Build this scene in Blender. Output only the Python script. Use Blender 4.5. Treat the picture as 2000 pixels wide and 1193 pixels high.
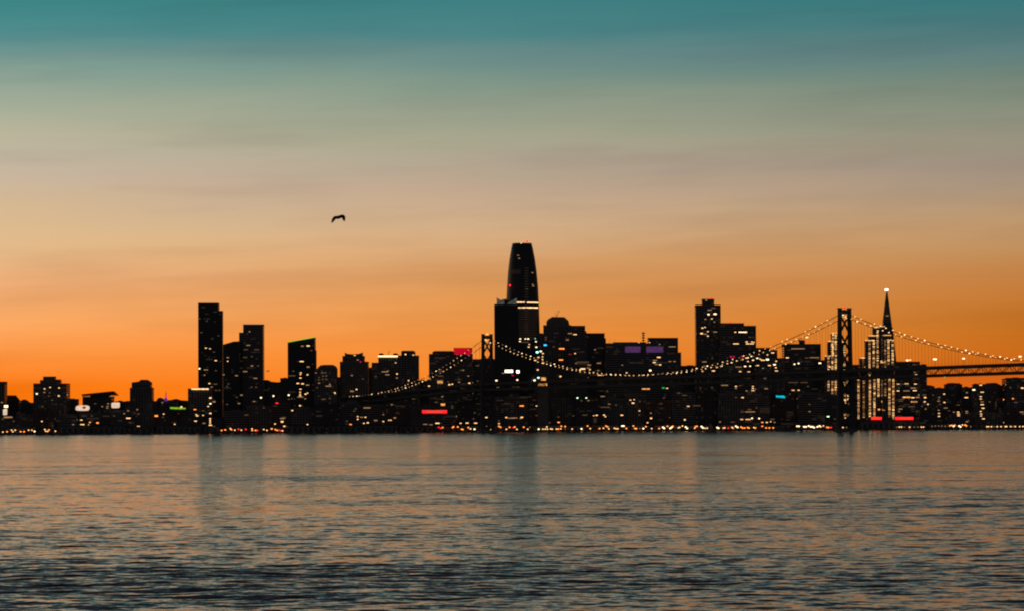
import bpy, math, random
import numpy as np
from mathutils import Vector, Matrix

SC = bpy.context.scene
for o in list(bpy.data.objects):
    bpy.data.objects.remove(o)
COL = SC.collection
R = math.radians

# ------------------------------------------------------------------ camera
FOC = 5671.0                      # focal length in photograph pixels (2000 wide)
CAMZ = 10.0
PITCH = math.atan((832 - 596.5) / FOC)
ROLL = 0.0055
cam_d = bpy.data.cameras.new('camera')
cam = bpy.data.objects.new('camera', cam_d)
COL.objects.link(cam)
SC.camera = cam
cam_d.sensor_width = 36
cam_d.lens = 36 * FOC / 2000
cam_d.clip_start = 1
cam_d.clip_end = 120000
CM = Matrix.Rotation(R(90) + PITCH, 3, 'X') @ Matrix.Rotation(-ROLL, 3, 'Z')
cam.matrix_world = Matrix.Translation((0, 0, CAMZ)) @ CM.to_4x4()
SC.cycles.filter_width = 2.0
SC.view_settings.view_transform = 'Standard'
SC.view_settings.look = 'None'
SC.view_settings.exposure = 0
SC.view_settings.gamma = 1
SC.view_settings.use_curve_mapping = False


def lin(h):
    h = h.lstrip('#')
    v = [int(h[i:i + 2], 16) / 255 for i in (0, 2, 4)]
    return tuple(((c + .055) / 1.055) ** 2.4 if c > .04045 else c / 12.92 for c in v)


# ------------------------------------------------------------------ dusk sky
W = bpy.data.worlds.new('World')
SC.world = W
W.use_nodes = True
nt = W.node_tree
nt.nodes.clear()


def N(t, **k):
    n = nt.nodes.new(t)
    for a, b in k.items():
        setattr(n, a, b)
    return n


def wire(a, b):
    nt.links.new(a, b)


def M_(op, a, b=None, c=None, clamp=False):
    n = N('ShaderNodeMath', operation=op, use_clamp=clamp)
    for i, v in enumerate((a, b, c)):
        if v is None:
            continue
        if isinstance(v, (int, float)):
            n.inputs[i].default_value = v
        else:
            wire(v, n.inputs[i])
    return n.outputs[0]


tc = N('ShaderNodeTexCoord')
sx = N('ShaderNodeSeparateXYZ')
wire(tc.outputs['Generated'], sx.inputs[0])
DX, DY, DZ = sx.outputs
zpos = M_('MAXIMUM', DZ, 0.0)
# thin, very soft cloud layers: they shift the height at which the dusk colours are read
mp = N('ShaderNodeCombineXYZ')
wire(M_('MULTIPLY', DX, 5.0), mp.inputs[0])
wire(M_('MULTIPLY', DY, 5.0), mp.inputs[1])
wire(M_('MULTIPLY', M_('SUBTRACT', DZ, M_('MULTIPLY', DX, .042)), 46.0), mp.inputs[2])
cn = N('ShaderNodeTexNoise')
cn.inputs['Scale'].default_value = 1.6
cn.inputs['Detail'].default_value = 3.5
cn.inputs['Roughness'].default_value = .5
wire(mp.outputs[0], cn.inputs['Vector'])
cloud = M_('SUBTRACT', cn.outputs['Fac'], 0.5)
fac = M_('SQRT', M_('MAXIMUM', M_('ADD', zpos, M_('MULTIPLY', cloud, M_('MINIMUM', 0.010, M_('MULTIPLY', zpos, .12)))), 0.0))


def zy(y):                         # photograph row -> sky-ramp position
    return math.sqrt(max(0.0, math.sin(math.atan((832 - y) / FOC))))


def ramp(rows, rest, yoff=0):
    r = N('ShaderNodeValToRGB')
    cr = r.color_ramp
    pts = [(zy(y - 0), lin(c)) for y, c in rows] + [(math.sqrt(z), c) for z, c in rest]
    pts.sort(key=lambda p: p[0])
    while len(cr.elements) > 1:
        cr.elements.remove(cr.elements[-1])
    cr.elements[0].position = pts[0][0]
    cr.elements[0].color = (*pts[0][1], 1)
    for p, c in pts[1:]:
        e = cr.elements.new(min(1, p))
        e.color = (*c, 1)
    wire(fac, r.inputs[0])
    return r.outputs[0]


high = [(.165, (.054, .110, .122)), (.20, (.056, .064, .078)), (.27, (.040, .039, .048)), (.40, (.020, .023, .030)), (.65, (.008, .017, .025)), (1.0, (.005, .012, .020))]
rampL = ramp([(832, '#FF6A04'), (750, '#FF7A0C'), (700, '#FF9038'), (650, '#FFA357'), (600, '#FBAE6A'), (550, '#F2B078'), (500, '#E8B986'), (450, '#E0BB8D'),
              (400, '#D3B794'), (340, '#C9B6A0'), (300, '#C2B69F'), (260, '#BBB59C'), (220, '#A9AF98'), (180, '#98A896'), (130, '#82A095'), (100, '#6C9793'), (50, '#4D8C8D'), (0, '#3C8484')], high)
rampM = ramp([(832, '#F87A14'), (750, '#F98424'), (690, '#F88F35'), (650, '#F39440'), (600, '#E8984E'), (550, '#DC9A5B'), (510, '#DCA169'), (460, '#D8AE82'), (420, '#CEAE8C'),
              (370, '#C0A68D'), (330, '#B5A48F'), (290, '#AEA790'), (250, '#A3A48B'), (210, '#959E8B'), (170, '#859988'), (130, '#708E88'), (100, '#688A88'), (60, '#4D8587'), (0, '#3D7E81')], high)
rampR = ramp([(832, '#E06010'), (750, '#DC6414'), (700, '#CC6A18'), (650, '#C67120'), (600, '#C8792F'), (550, '#C58145'), (510, '#C28B54'), (470, '#C19566'), (420, '#BB9974'),
              (370, '#AB957D'), (330, '#9F8E7F'), (300, '#9C927E'), (250, '#8F9280'), (200, '#838C7A'), (150, '#6B8379'), (120, '#62807F'), (60, '#47787B'), (0, '#38777B')], high)
rampE = ramp([(832, '#54484b'), (400, '#564c50'), (0, '#49484d')], [(.3, (.040, .040, .046)), (.6, (.017, .023, .030)), (1.0, (.005, .012, .020))])
az = M_('ARCTAN2', DX, DY)                       # 0 ahead, + to the right
delta = M_('ABSOLUTE', M_('ADD', az, R(12)))     # away from where the sun went down


def mixc(f, a, b):
    n = N('ShaderNodeMix', data_type='RGBA')
    wire(f, n.inputs[0])
    wire(a, n.inputs[6])
    wire(b, n.inputs[7])
    return n.outputs[2]


def span(lo, hi):
    n = N('ShaderNodeMapRange')
    n.inputs['From Min'].default_value = R(lo)
    n.inputs['From Max'].default_value = R(hi)
    wire(delta, n.inputs['Value'])
    return n.outputs[0]


c = mixc(span(2, 11.5), rampL, rampM)
c = mixc(span(11.5, 22), c, rampR)
c = mixc(span(24, 115), c, rampE)
# the grey-olive tint of the thin clouds
cn2 = N('ShaderNodeTexNoise')
cn2.inputs['Scale'].default_value = 2.1
cn2.inputs['Detail'].default_value = 4
wire(mp.outputs[0], cn2.inputs['Vector'])
band = M_('MULTIPLY', M_('SUBTRACT', cn2.outputs['Fac'], .47, clamp=True), .85, clamp=True)
dark = N('ShaderNodeMix', data_type='RGBA', blend_type='MULTIPLY')
wire(band, dark.inputs[0])
wire(c, dark.inputs[6])
dark.inputs[7].default_value = (.50, .43, .48, 1)
bg = N('ShaderNodeBackground')
bg.inputs['Strength'].default_value = 1.0
wire(dark.outputs[2], bg.inputs['Color'])
wo = N('ShaderNodeOutputWorld')
wire(bg.outputs[0], wo.inputs[0])


# ------------------------------------------------------------------ helpers
def ray(px, py):
    return CM @ Vector(((px - 1000) / FOC, -(py - 596.5) / FOC, -1))


def at(px, py, Y):
    d = ray(px, py)
    t = Y / d.y
    return Vector((d.x * t, Y, CAMZ + d.z * t))


class MB:
    def __init__(s):
        s.v, s.f, s.m = [], [], []

    def quad(s, pts, m=0):
        b = len(s.v)
        s.v += [tuple(p) for p in pts]
        s.f.append(tuple(range(b, b + len(pts))))
        s.m.append(m)

    def box(s, x0, x1, y0, y1, z0, z1, m=0):
        s.obox(Vector(((x0 + x1) / 2, (y0 + y1) / 2, (z0 + z1) / 2)), Vector((1, 0, 0)), Vector((0, 1, 0)), Vector((0, 0, 1)),
               (x1 - x0) / 2, (y1 - y0) / 2, (z1 - z0) / 2, m)

    def obox(s, c, u, v, w, a, b, d, m=0):
        n = len(s.v)
        for k in range(8):
            p = c + u * (a if k & 1 else -a) + v * (b if k & 2 else -b) + w * (d if k & 4 else -d)
            s.v.append(tuple(p))
        for q in ((0, 2, 3, 1), (4, 5, 7, 6), (0, 1, 5, 4), (2, 6, 7, 3), (0, 4, 6, 2), (1, 3, 7, 5)):
            s.f.append(tuple(n + i for i in q))
            s.m.append(m)

    def beam(s, p0, p1, w, h, m=0):
        p0, p1 = Vector(p0), Vector(p1)
        d = (p1 - p0)
        L = d.length
        d = d / L
        up = Vector((0, 0, 1)) if abs(d.z) < .95 else Vector((0, 1, 0))
        a = d.cross(up).normalized()
        b = a.cross(d).normalized()
        s.obox((p0 + p1) / 2, d, a, b, L / 2, w / 2, h / 2, m)

    def ball(s, c, r, m=0, seg=8, rings=5, sc=(1, 1, 1)):
        n = len(s.v)
        for i in range(rings + 1):
            t = math.pi * i / rings
            for j in range(seg):
                p = 2 * math.pi * j / seg
                s.v.append((c[0] + r * sc[0] * math.sin(t) * math.cos(p), c[1] + r * sc[1] * math.sin(t) * math.sin(p), c[2] + r * sc[2] * math.cos(t)))
        for i in range(rings):
            for j in range(seg):
                k = (j + 1) % seg
                s.f.append((n + i * seg + j, n + (i + 1) * seg + j, n + (i + 1) * seg + k, n + i * seg + k))
                s.m.append(m)

    def tube(s, pts, r, seg=6, m=0):
        n = len(s.v)
        rr = r if isinstance(r, (list, tuple)) else [r] * len(pts)
        for i, p in enumerate(pts):
            p = Vector(p)
            d = Vector(pts[min(i + 1, len(pts) - 1)]) - Vector(pts[max(i - 1, 0)])
            d.normalize()
            up = Vector((0, 0, 1)) if abs(d.z) < .95 else Vector((0, 1, 0))
            a = d.cross(up).normalized()
            b = a.cross(d).normalized()
            for j in range(seg):
                t = 2 * math.pi * j / seg
                s.v.append(tuple(p + a * math.cos(t) * rr[i] + b * math.sin(t) * rr[i]))
        for i in range(len(pts) - 1):
            for j in range(seg):
                k = (j + 1) % seg
                s.f.append((n + i * seg + j, n + i * seg + k, n + (i + 1) * seg + k, n + (i + 1) * seg + j))
                s.m.append(m)
        s.f.append(tuple(n + j for j in range(seg))[::-1])
        s.m.append(m)
        s.f.append(tuple(n + (len(pts) - 1) * seg + j for j in range(seg)))
        s.m.append(m)

    def mesh(s, name, mats):
        me = bpy.data.meshes.new(name)
        me.from_pydata(s.v, [], s.f)
        for m in (mats if isinstance(mats, (list, tuple)) else [mats]):
            me.materials.append(m)
        me.polygons.foreach_set('material_index', s.m)
        me.update()
        return me

    def build(s, name, mats, parent=None, smooth=False, origin=None):
        if origin is not None:
            ox, oy, oz = origin
            s.v = [(x - ox, y - oy, z - oz) for x, y, z in s.v]
        me = s.mesh(name, mats)
        if smooth:
            me.shade_smooth()
        o = bpy.data.objects.new(name, me)
        COL.objects.link(o)
        if origin is not None:
            o.location = origin
        if parent is not None:
            o.parent = parent
            o.matrix_parent_inverse = world_of(parent).inverted()
        return o


def world_of(o):
    m = Matrix.Translation(o.location) @ o.rotation_euler.to_matrix().to_4x4()
    if o.parent is not None:
        return world_of(o.parent) @ o.matrix_parent_inverse @ m
    return m


def thing(name, label, cat, loc=(0, 0, 0), group=None):
    o = bpy.data.objects.new(name, None)
    COL.objects.link(o)
    o.location = loc
    return tag(o, label, cat, group)


def tag(o, label=None, cat=None, group=None, kind=None):
    if label:
        o['label'] = label
    if cat:
        o['category'] = cat
    if group:
        o['group'] = group
    if kind:
        o['kind'] = kind
    return o


# ------------------------------------------------------------------ materials
def mat(name, col, rough=.7, metal=0.0, var=.25, scale=.12, bump=0.0):
    m = bpy.data.materials.new(name)
    m.use_nodes = True
    t = m.node_tree
    b = t.nodes['Principled BSDF']
    b.inputs['Roughness'].default_value = rough
    b.inputs['Metallic'].default_value = metal
    n = t.nodes.new('ShaderNodeTexNoise')
    n.inputs['Scale'].default_value = scale
    n.inputs['Detail'].default_value = 5
    g = t.nodes.new('ShaderNodeNewGeometry')
    t.links.new(g.outputs['Position'], n.inputs['Vector'])
    x = t.nodes.new('ShaderNodeMix')
    x.data_type = 'RGBA'
    x.inputs[6].default_value = (*[c * (1 - var) for c in col], 1)
    x.inputs[7].default_value = (*[min(1, c * (1 + var)) for c in col], 1)
    t.links.new(n.outputs['Fac'], x.inputs[0])
    t.links.new(x.outputs[2], b.inputs['Base Color'])
    if bump:
        bp = t.nodes.new('ShaderNodeBump')
        bp.inputs['Strength'].default_value = bump
        t.links.new(n.outputs['Fac'], bp.inputs['Height'])
        t.links.new(bp.outputs[0], b.inputs['Normal'])
    return m


CONC = mat('weathered_concrete', (.20, .19, .18))
STONE = mat('buff_stone_cladding', (.24, .21, .17))
BRICKY = mat('red_brown_cladding', (.16, .10, .08))
DARKCL = mat('dark_metal_cladding', (.07, .07, .075), .5, .3)
ROOFM = mat('roof_felt', (.06, .06, .06), .9)
STEEL = mat('grey_painted_steel', (.11, .11, .105), .7, 0)
GLASS = mat('dark_window_glass', (.02, .025, .03), .12, 0, .2, .5)
CURTAIN = mat('blue_curtain_glass', (.04, .045, .05), .42, .1)
WOODP = mat('pier_shed_siding', (.22, .21, .19), .8)
SEAW = mat('seawall_concrete', (.12, .115, .105), .9)
LAND = mat('city_ground_asphalt', (.05, .05, .05), .9)
HILLM = mat('hill_scrub', (.06, .06, .045), .95, 0, .4, .01)
FEATHER = mat('dark_feathers', (.05, .045, .04), .8, 0, .4, 6)
POLE = mat('lamp_post_metal', (.05, .05, .05), .5, .5)

_em = {}


def emis(key, col, strength, var=0.0):
    m = bpy.data.materials.new(key)
    m.use_nodes = True
    t = m.node_tree
    b = t.nodes['Principled BSDF']
    b.inputs['Base Color'].default_value = (.1, .1, .1, 1)
    b.inputs['Emission Color'].default_value = (*col, 1)
    b.inputs['Emission Strength'].default_value = strength
    if var:
        n = t.nodes.new('ShaderNodeTexNoise')
        n.inputs['Scale'].default_value = .25
        n.inputs['Detail'].default_value = 2
        g = t.nodes.new('ShaderNodeNewGeometry')
        t.links.new(g.outputs['Position'], n.inputs['Vector'])
        r = t.nodes.new('ShaderNodeMapRange')
        r.inputs['From Min'].default_value = .35
        r.inputs['From Max'].default_value = .65
        r.inputs['To Min'].default_value = strength * (1 - var)
        r.inputs['To Max'].default_value = strength * (1 + var)
        t.links.new(n.outputs['Fac'], r.inputs['Value'])
        t.links.new(r.outputs[0], b.inputs['Emission Strength'])
    m.cycles.emission_sampling = 'NONE'
    _em[key] = m
    return m


WARM = (1, .54, .22)
EM = {
    'q': emis('faint_window_light', (1, .58, .32), .028),
    'd': emis('dim_window_light', (1, .58, .30), .11),
    'D': emis('soft_window_light', (1, .54, .24), .36),
    'w': emis('warm_window_light', WARM, 1.8),
    'W': emis('bright_white_light', (1, .74, .43), 2.5),
    'X': emis('floodlight_white', (1, .90, .74), 3.6),
    'o': emis('orange_sodium_light', (1, .27, .045), 2.0),
    'O': emis('amber_interior_light', (1, .42, .10), .9, .5),
    'r': emis('red_light', (1, .015, .02), 1.8),
    'R': emis('dull_red_light', (1, .06, .03), .25),
    'c': emis('teal_sign_light', (.0, .55, .65), 1.0),
    'C': emis('pale_cyan_light', (.45, 1, .95), 3.5),
    'b': emis('blue_light', (.05, .45, 1), 2.0),
    'g': emis('green_light', (.02, .6, .12), .9),
    'G': emis('greenish_white_light', (.7, 1, .6), 2.5),
    'L': emis('lime_strip_light', (.30, .62, .02), .75, .3),
    'm': emis('magenta_light', (.9, .0, .10), 1.0),
    'M': emis('crimson_panel_light', (.50, 0, .016), 1.0, .12),
    'p': emis('violet_panel_light', (.13, .045, .17), .6, .2),
    'y': emis('ridge_green_light', (.22, .75, .05), .9),
    'Y': emis('cream_strip_light', (1, .62, .30), 1.6, .45),
    'P': emis('billboard_light', (1, .72, .52), .8, .15),
    't': emis('lit_crown_glass', (.75, .70, .58), .09, .5),
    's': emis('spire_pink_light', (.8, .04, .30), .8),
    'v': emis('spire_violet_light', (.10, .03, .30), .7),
    'h': emis('bright_edge_lamp_light', (1, .54, .20), 2.9, .3),
    'f': emis('faint_edge_lamp_light', (1, .42, .14), .45, .3),
    'e': emis('edge_lamp_light', (1, .50, .17), 1.6, .3),
}
KEYS = list(EM)
EMATS = [EM[k] for k in KEYS]
KI = {k: i for i, k in enumerate(KEYS)}
rnd = random.Random(7)

# ------------------------------------------------------------------ land
GZ = 3.0
SHORE = 4990.0
mb = MB()
mb.quad([(-40000, SHORE, GZ), (40000, SHORE, GZ), (60000, 70000, GZ), (-60000, 70000, GZ)])
tag(mb.build('ground', LAND), kind='structure')
mb = MB()
x = -1600.0
while x < 1600:
    w = 20.0
    mb.box(x, x + w - .25, SHORE - .9 - rnd.random() * .3, SHORE - .02, -2, GZ + .35)
    x += w
mb.box(-40000, -1600, SHORE - 1, SHORE - .02, -2, GZ + .3)
mb.box(1600, 40000, SHORE - 1, SHORE - .02, -2, GZ + .3)
tag(mb.build('seawall', SEAW), kind='structure')

# a low hill behind the town: closes the gaps between the low blocks
mb = MB()
HY = 7400.0
xs = np.linspace(-3600, 3600, 181)
prof = []
for x in xs:
    px = 1000 + x / HY * FOC
    h = 58 + 9 * math.sin(px * .011) + 6 * math.sin(px * .027 + 1.3) + 3 * math.sin(px * .071 + .4)
    h *= max(.05, 1 - (abs(x) / 3700) ** 6)
    prof.append(h)
rows = [(-700, 0), (-450, .45), (-180, .88), (0, 1), (300, .9), (900, .4), (1300, 0)]
for i in range(len(xs) - 1):
    for (ya, fa), (yb, fb) in zip(rows, rows[1:]):
        mb.quad([(xs[i], HY + ya, GZ - .5 + prof[i] * fa), (xs[i + 1], HY + ya, GZ - .5 + prof[i + 1] * fa),
                 (xs[i + 1], HY + yb, GZ - .5 + prof[i + 1] * fb), (xs[i], HY + yb, GZ - .5 + prof[i] * fb)])
tag(mb.build('hill', HILLM), kind='structure')

# ------------------------------------------------------------------ buildings
TIERS = []       # (building record, box centre, u, v, half a, half b, ztop)


class Building:
    def __init__(s, name, label, cat, Y, origin_px, group=None):
        s.Y = Y
        s.root = thing(name, label, cat, (at(origin_px, 820, Y).x, Y, GZ), group)
        s.lit = MB()
        s.n = 0


def building(label, tiers, Y, wallm=CONC, yaw=0.0, glass='grid', density=.02, depth=.7, name='tower_block', cat='building', top_units=True,
             floor=4.2, bay=4.4, parapet=True):
    cx = sum(t[0] + t[1] if not isinstance(t, list) else t[0][0] + t[-1][0] for t in tiers) / (2 * len(tiers))
    B = Building(name, label, cat, Y, cx)
    a = R(yaw)
    u = Vector((math.cos(a), math.sin(a), 0))
    v = Vector((-math.sin(a), math.cos(a), 0))
    Z = Vector((0, 0, 1))
    wall, win, led, par = MB(), MB(), MB(), MB()
    for ti, t in enumerate(tiers):
        if isinstance(t, list):
            line = t
        elif len(t) == 3:
            line = [(t[0], t[2]), (t[1], t[2])]
        else:
            line = [(t[0], t[2]), (t[1], t[3])]
        ymid = (min(p[1] for p in line) + 840) / 2
        x0, x1 = line[0][0], line[-1][0]
        A = at(x0, ymid, Y).x
        Bx = at(x1, ymid, Y).x
        c = (A + Bx) / 2
        Wd = Bx - A
        D = min(max(14, Wd * depth), 60)
        wf = (Wd - D * abs(math.sin(a))) / math.cos(a)
        if wf < Wd * .35:
            wf, D = Wd / (math.cos(a) + .5 * abs(math.sin(a))), 0
            D = wf * .5
        front = Vector((c, Y + ti * .37, 0))
        cen = front + v * (D / 2)
        cen.x = c
        k = wf / Wd
        P = []
        for (px, py) in line:
            q = at(px, py, Y)
            xx = A + (px - x0) / (x1 - x0) * Wd
            P.append(((xx - c) * k, q.z))
        zlow = min(p[1] for p in P)
        nb = len(P)
        fr = [cen - v * (D / 2) + u * p[0] + Z * p[1] for p in P]
        bk = [cen + v * (D / 2) + u * p[0] + Z * p[1] for p in P]
        f0, f1 = cen - v * (D / 2) - u * wf / 2 + Z * (GZ - 1), cen - v * (D / 2) + u * wf / 2 + Z * (GZ - 1)
        b0, b1 = cen + v * (D / 2) - u * wf / 2 + Z * (GZ - 1), cen + v * (D / 2) + u * wf / 2 + Z * (GZ - 1)
        wall.quad([f0, f1] + fr[::-1])
        wall.quad([b1, b0] + bk)
        wall.quad([b0, f0, fr[0], bk[0]])
        wall.quad([f1, b1, bk[-1], fr[-1]])
        for i in range(nb - 1):
            wall.quad([fr[i], fr[i + 1], bk[i + 1], bk[i]], 1)
        if parapet and nb == 2 and wf > 9:
            for q0, q1 in ((fr[0], fr[1]), (bk[0], bk[1]), (fr[0], bk[0]), (fr[1], bk[1])):
                par.beam(q0 + Z * .25, q1 + Z * .25, .6, .8)
            par.build('parapet', wallm, B.root)
            par = MB()
        TIERS.append((B, cen, u, v, wf / 2, D / 2, zlow))
        # facades: the three faces one can see from the bay
        faces = [(cen - v * (D / 2), u, -v, wf), (cen - u * (wf / 2), -v, -u, D), (cen + u * (wf / 2), v, u, D)]
        nf = max(1, int((zlow - GZ - 3) / floor))
        for fi, (fc, fu, fn, fw) in enumerate(faces):
            nbay = max(1, int((fw - 1.2) / bay))
            bw = (fw - 1.2) / nbay
            for j in range(nf):
                z = GZ + 3.2 + j * floor
                if z + floor > zlow:
                    break
                p = fc + Z * (z + floor * .45)
                if glass == 'ribbon':
                    win.obox(p + fn * .02, fu, fn, Z, fw / 2 - .6, .06, floor * .26)
                elif glass == 'curtain':
                    win.obox(p + fn * .02, fu, fn, Z, fw / 2 - .4, .06, floor * .40)
                else:
                    for b in range(nbay):
                        win.obox(p + fu * (-fw / 2 + .6 + bw * (b + .5)) + fn * .02, fu, fn, Z, bw * .32, .06, floor * .28)
                led.obox(fc + Z * (z + floor * .93) + fn * .1, fu, fn, Z, fw / 2 + .1, .22, .16)
                if fi == 0 or fw > 12:
                    for b in range(nbay):
                        r = rnd.random()
                        if r < density * .45:
                            key = rnd.choice('qqqqqddddDDw')
                        elif r < density * 2.0:
                            key = 'q'
                        else:
                            continue
                        run = rnd.choice((1, 1, 1, 2, 3)) if glass != 'grid' else 1
                        s0 = -fw / 2 + .6 + bw * b
                        s1 = min(fw / 2 - .6, s0 + bw * run)
                        B.lit.obox(p + fu * ((s0 + s1) / 2) + fn * .09, fu, fn, Z, (s1 - s0) / 2 - bw * .2, .06, floor * rnd.uniform(.16, .26), KI[key])
                        B.n += 1
        if top_units and nb == 2 and wf > 14 and ti == len(tiers) - 1:
            for kx in range(2):
                uw = wf * rnd.uniform(.08, .16)
                uh = rnd.uniform(1.2, 2.2)
                uo = wf * rnd.uniform(-.3, .3)
                m2 = MB()
                m2.obox(cen + u * uo + Z * (min(P[0][1], P[1][1]) + uh / 2), u, v, Z, uw, D * .15, uh / 2)
                m2.build('roof_unit', DARKCL, B.root)
    wall.build('wall', [wallm, ROOFM], B.root)
    if win.v:
        tag(win.build('window', GLASS if glass != 'curtain' else CURTAIN, B.root), kind='stuff')
    if led.v:
        tag(led.build('floor_ledge', wallm if glass != 'curtain' else DARKCL, B.root), kind='stuff')
    return B


def hit(px, py, only=None):
    """nearest facade met by the sight line of a photograph pixel: (building, point, along, normal)"""
    d = ray(px, py)
    o = Vector((0, 0, CAMZ))
    best = None
    for (B, cen, u, v, a, b, zt) in TIERS:
        if only is not None and B is not only:
            continue
        rel = o - cen
        t0, t1, ax = -1e9, 1e9, None
        ok = True
        for (axis, h, key) in ((u, a, 0), (v, b, 1)):
            dd = d.dot(axis)
            rr = rel.dot(axis)
            if abs(dd) < 1e-9:
                if abs(rr) > h:
                    ok = False
                continue
            ta, tb = (-h - rr) / dd, (h - rr) / dd
            s = -1
            if ta > tb:
                ta, tb, s = tb, ta, 1
            if ta > t0:
                t0, ax = ta, (axis * s, key)
            t1 = min(t1, tb)
        if not ok or t0 > t1 or ax is None:
            continue
        p = o + d * t0
        if p.z > zt + 1.5 or p.z < 0:
            continue
        if best is None or t0 < best[0]:
            best = (t0, B, p, ax)
    if best is None:
        return None
    t, B, p, (n, key) = best
    along = Vector((-n.y, n.x, 0))
    return B, p, along, n, t


# left part of the town
building('dark square block cut by the left edge beside a lit vertical sign', [(-34, 9, 745)], 5150, CONC, 0)
building('low house-like block with its roof sloping down to the right, beside the left edge', [[(9, 771), (28, 771), (37, 782)]], 5230, BRICKY)
building('low hall with a small round-arched roof left of the stepped apartment block', [[(38, 784), (42, 780.5), (46.5, 779), (51, 780.5), (55, 784)], (32, 66, 786)], 5300, CONC)
building('stepped apartment block with a raised centre and corner wings, lit windows across its top', [(65, 130, 748.5), (78, 116, 742), (84, 107, 735), (109, 117, 740)], 5200, STONE, 0, density=.05)
building('low annexe touching the right side of the stepped apartment block', [(130, 152, 779)], 5260, CONC)
b_tilt = building('hall under a tilted wing roof, between the oval and the square white billboards', [(161, 218, 774), (176, 212, 771.5)], 5250, DARKCL, 0, density=.03)
building('low dark block in the dip right of the tilted roof hall', [(225, 256, 783.5)], 5350, CONC)
building('broad-shouldered unlit tower with chamfered crown, standing alone right of the tilted roof hall', [(253.5, 297, 757), [(257, 746), (271, 744), (275, 740.5), (286, 740.5), (294, 746)]], 5300, CONC, 0, density=.008)
building('low block with a small domed roof just left of the pink-lit spire', [[(305, 782), (308, 777), (313, 775.5), (318, 778), (320, 779)], (299, 345, 783)], 5450, CONC)
building('long low gabled block behind the lime green light strip', [[(320, 781), (334, 780), (343, 778), (350, 780.5), (367, 781.5)]], 5500, BRICKY)
b_clf = building('mid-rise with a cream lit roof strip at the foot of the tallest left tower', [(367, 412, 758.5)], 5130, STONE, 0, density=.05)
building('tallest tower on the left, dark slab with a lower right shoulder', [(387, 426, 592), (426, 434.5, 606.5)], 5420, CURTAIN, 0, 'curtain', .02, top_units=False)
building('slim dark tower with a slightly slanting roof, left of a pair that touch', [[(436, 672), (456, 666), (467, 665.5)]], 5360, CURTAIN, 0, 'curtain', .03)
building('dark tower with a stepped left shoulder, right one of a pair that touch', [(475, 514, 633.5), (467, 476, 648.5)], 5400, CONC, 0, 'ribbon', .03, top_units=False)
building('low dark block with a rounded roof bump at the foot of the paired towers', [[(513, 743), (516, 741), (522, 741), (528, 744), (541, 745.5), (548, 745)]], 5450, CONC)
building('low square block touching the left foot of the slant-roofed tower', [(547.5, 563, 738)], 5380, BRICKY)
b_slant = building('tower with a slanting roof edged by a thin green light', [(562, 614.5, 668, 658.5), (600, 617.5, 684)], 5300, CURTAIN, 0, 'curtain', .02)
building('domed mid-rise with dim grids of windows and one orange light on its roof', [[(620, 718), (626, 712.5), (634, 711.5), (650, 711.5), (655, 714), (658, 719)], (614, 640, 720)], 5260, STONE, 0, density=.12)
building('low block in the gap left of the notched-crown tower', [(655, 668, 736)], 5400, CONC)
building('tower with a notched concave crown and one magenta light', [(664, 719, 706), (669, 711.5, 695), [(673.5, 687.5), (678, 690), (690, 691), (701, 690), (708, 687.5)]], 5330, STONE, 0, density=.03, top_units=False)
building('narrow low block between the notched-crown tower and the bright roof strip tower', [(712, 731, 717.5)], 5420, CONC)
b_strip = building('block with a bright roof strip under two little domes and a leaning aerial', [(739, 780, 697), (726, 742, 708)], 5340, CONC, 0, density=.05, top_units=False)
building('plain dark block rounded at its right shoulder beside the two little domes', [[(784, 685), (787, 684), (808, 684), (811, 686)], (777, 818, 694)], 5300, CONC, 0, density=.03)
building('low block filling the gap left of the magenta panel building', [(816, 842, 743)], 5500, CONC)
b_mag = building('wide office block carrying the crimson panel beside the far bridge tower', [(838, 923, 691), [(845, 686), (850, 684.5), (883, 684.5), (888, 686)]], 5300, STONE, 0, 'ribbon', .08)
building('low block behind the far bridge tower, right of the crimson panel', [(918, 972, 701)], 5420, CONC, 0, density=.03)

# centre
b_crown = building('dark glass tower with a wedge-shaped glass crown in front of the round-topped skyscraper', [(966, 1012, 594)], 5130, CURTAIN, 0, 'curtain', .0, top_units=False, parapet=False)
building('low block between the round-topped skyscraper and the octagonal crown tower', [(1046, 1070, 651.5)], 5300, CONC, 0, density=.05)
b_oct = building('tower with an octagonal crown and a small roof crane', [(1062, 1116, 635), [(1068, 627), (1071, 623), (1079, 618), (1103, 618.5), (1111, 626), (1112.5, 632)]], 5420, STONE, 0, density=.03, top_units=False)
building('flat office tower stepping down from the octagonal crown tower', [(1112, 1143.5, 636), (1143, 1146, 646)], 5360, CONC, 0, 'ribbon', .04)
building('broad flat-topped block right of the step, dark with a few lit windows', [(1141, 1181.5, 650.5), (1178, 1184, 660)], 5410, DARKCL, 0, 'ribbon', .03)
b_vio = building('wide low office block with two violet panels and a roof mast', [(1183, 1268, 670), (1200, 1262, 668), (1267, 1325, 659.5), (1310, 1331, 688)], 5340, CONC, 0, 'ribbon', .03, top_units=False)
building('low block in the gap between the violet panel building and the boxy-headed tower', [(1328, 1362, 714)], 5500, CONC)
b_box = building('tall tower with a small boxy head and a red roof light', [(1360, 1408.5, 596), (1372.5, 1396, 584.5)], 5380, CONC, 0, density=.06, top_units=False)
b_red = building('broad office tower with red roof lights joined to the boxy-headed tower', [(1407, 1454, 631), (1452, 1477.5, 636)], 5350, STONE, 0, 'ribbon', .06, top_units=False)
building('stepped mid-rise with bright windows where the bridge cable meets the roofs', [(1477, 1504, 679), (1500, 1519, 683.5), (1516, 1532, 700)], 5280, CONC, 0, density=.12)
b_r = building('wide flat block with a cream window row and a red-lit roof box', [(1532, 1604, 671.5), (1562, 1573, 664)], 5300, CONC, 0, 'ribbon', .04, top_units=False)
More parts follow.
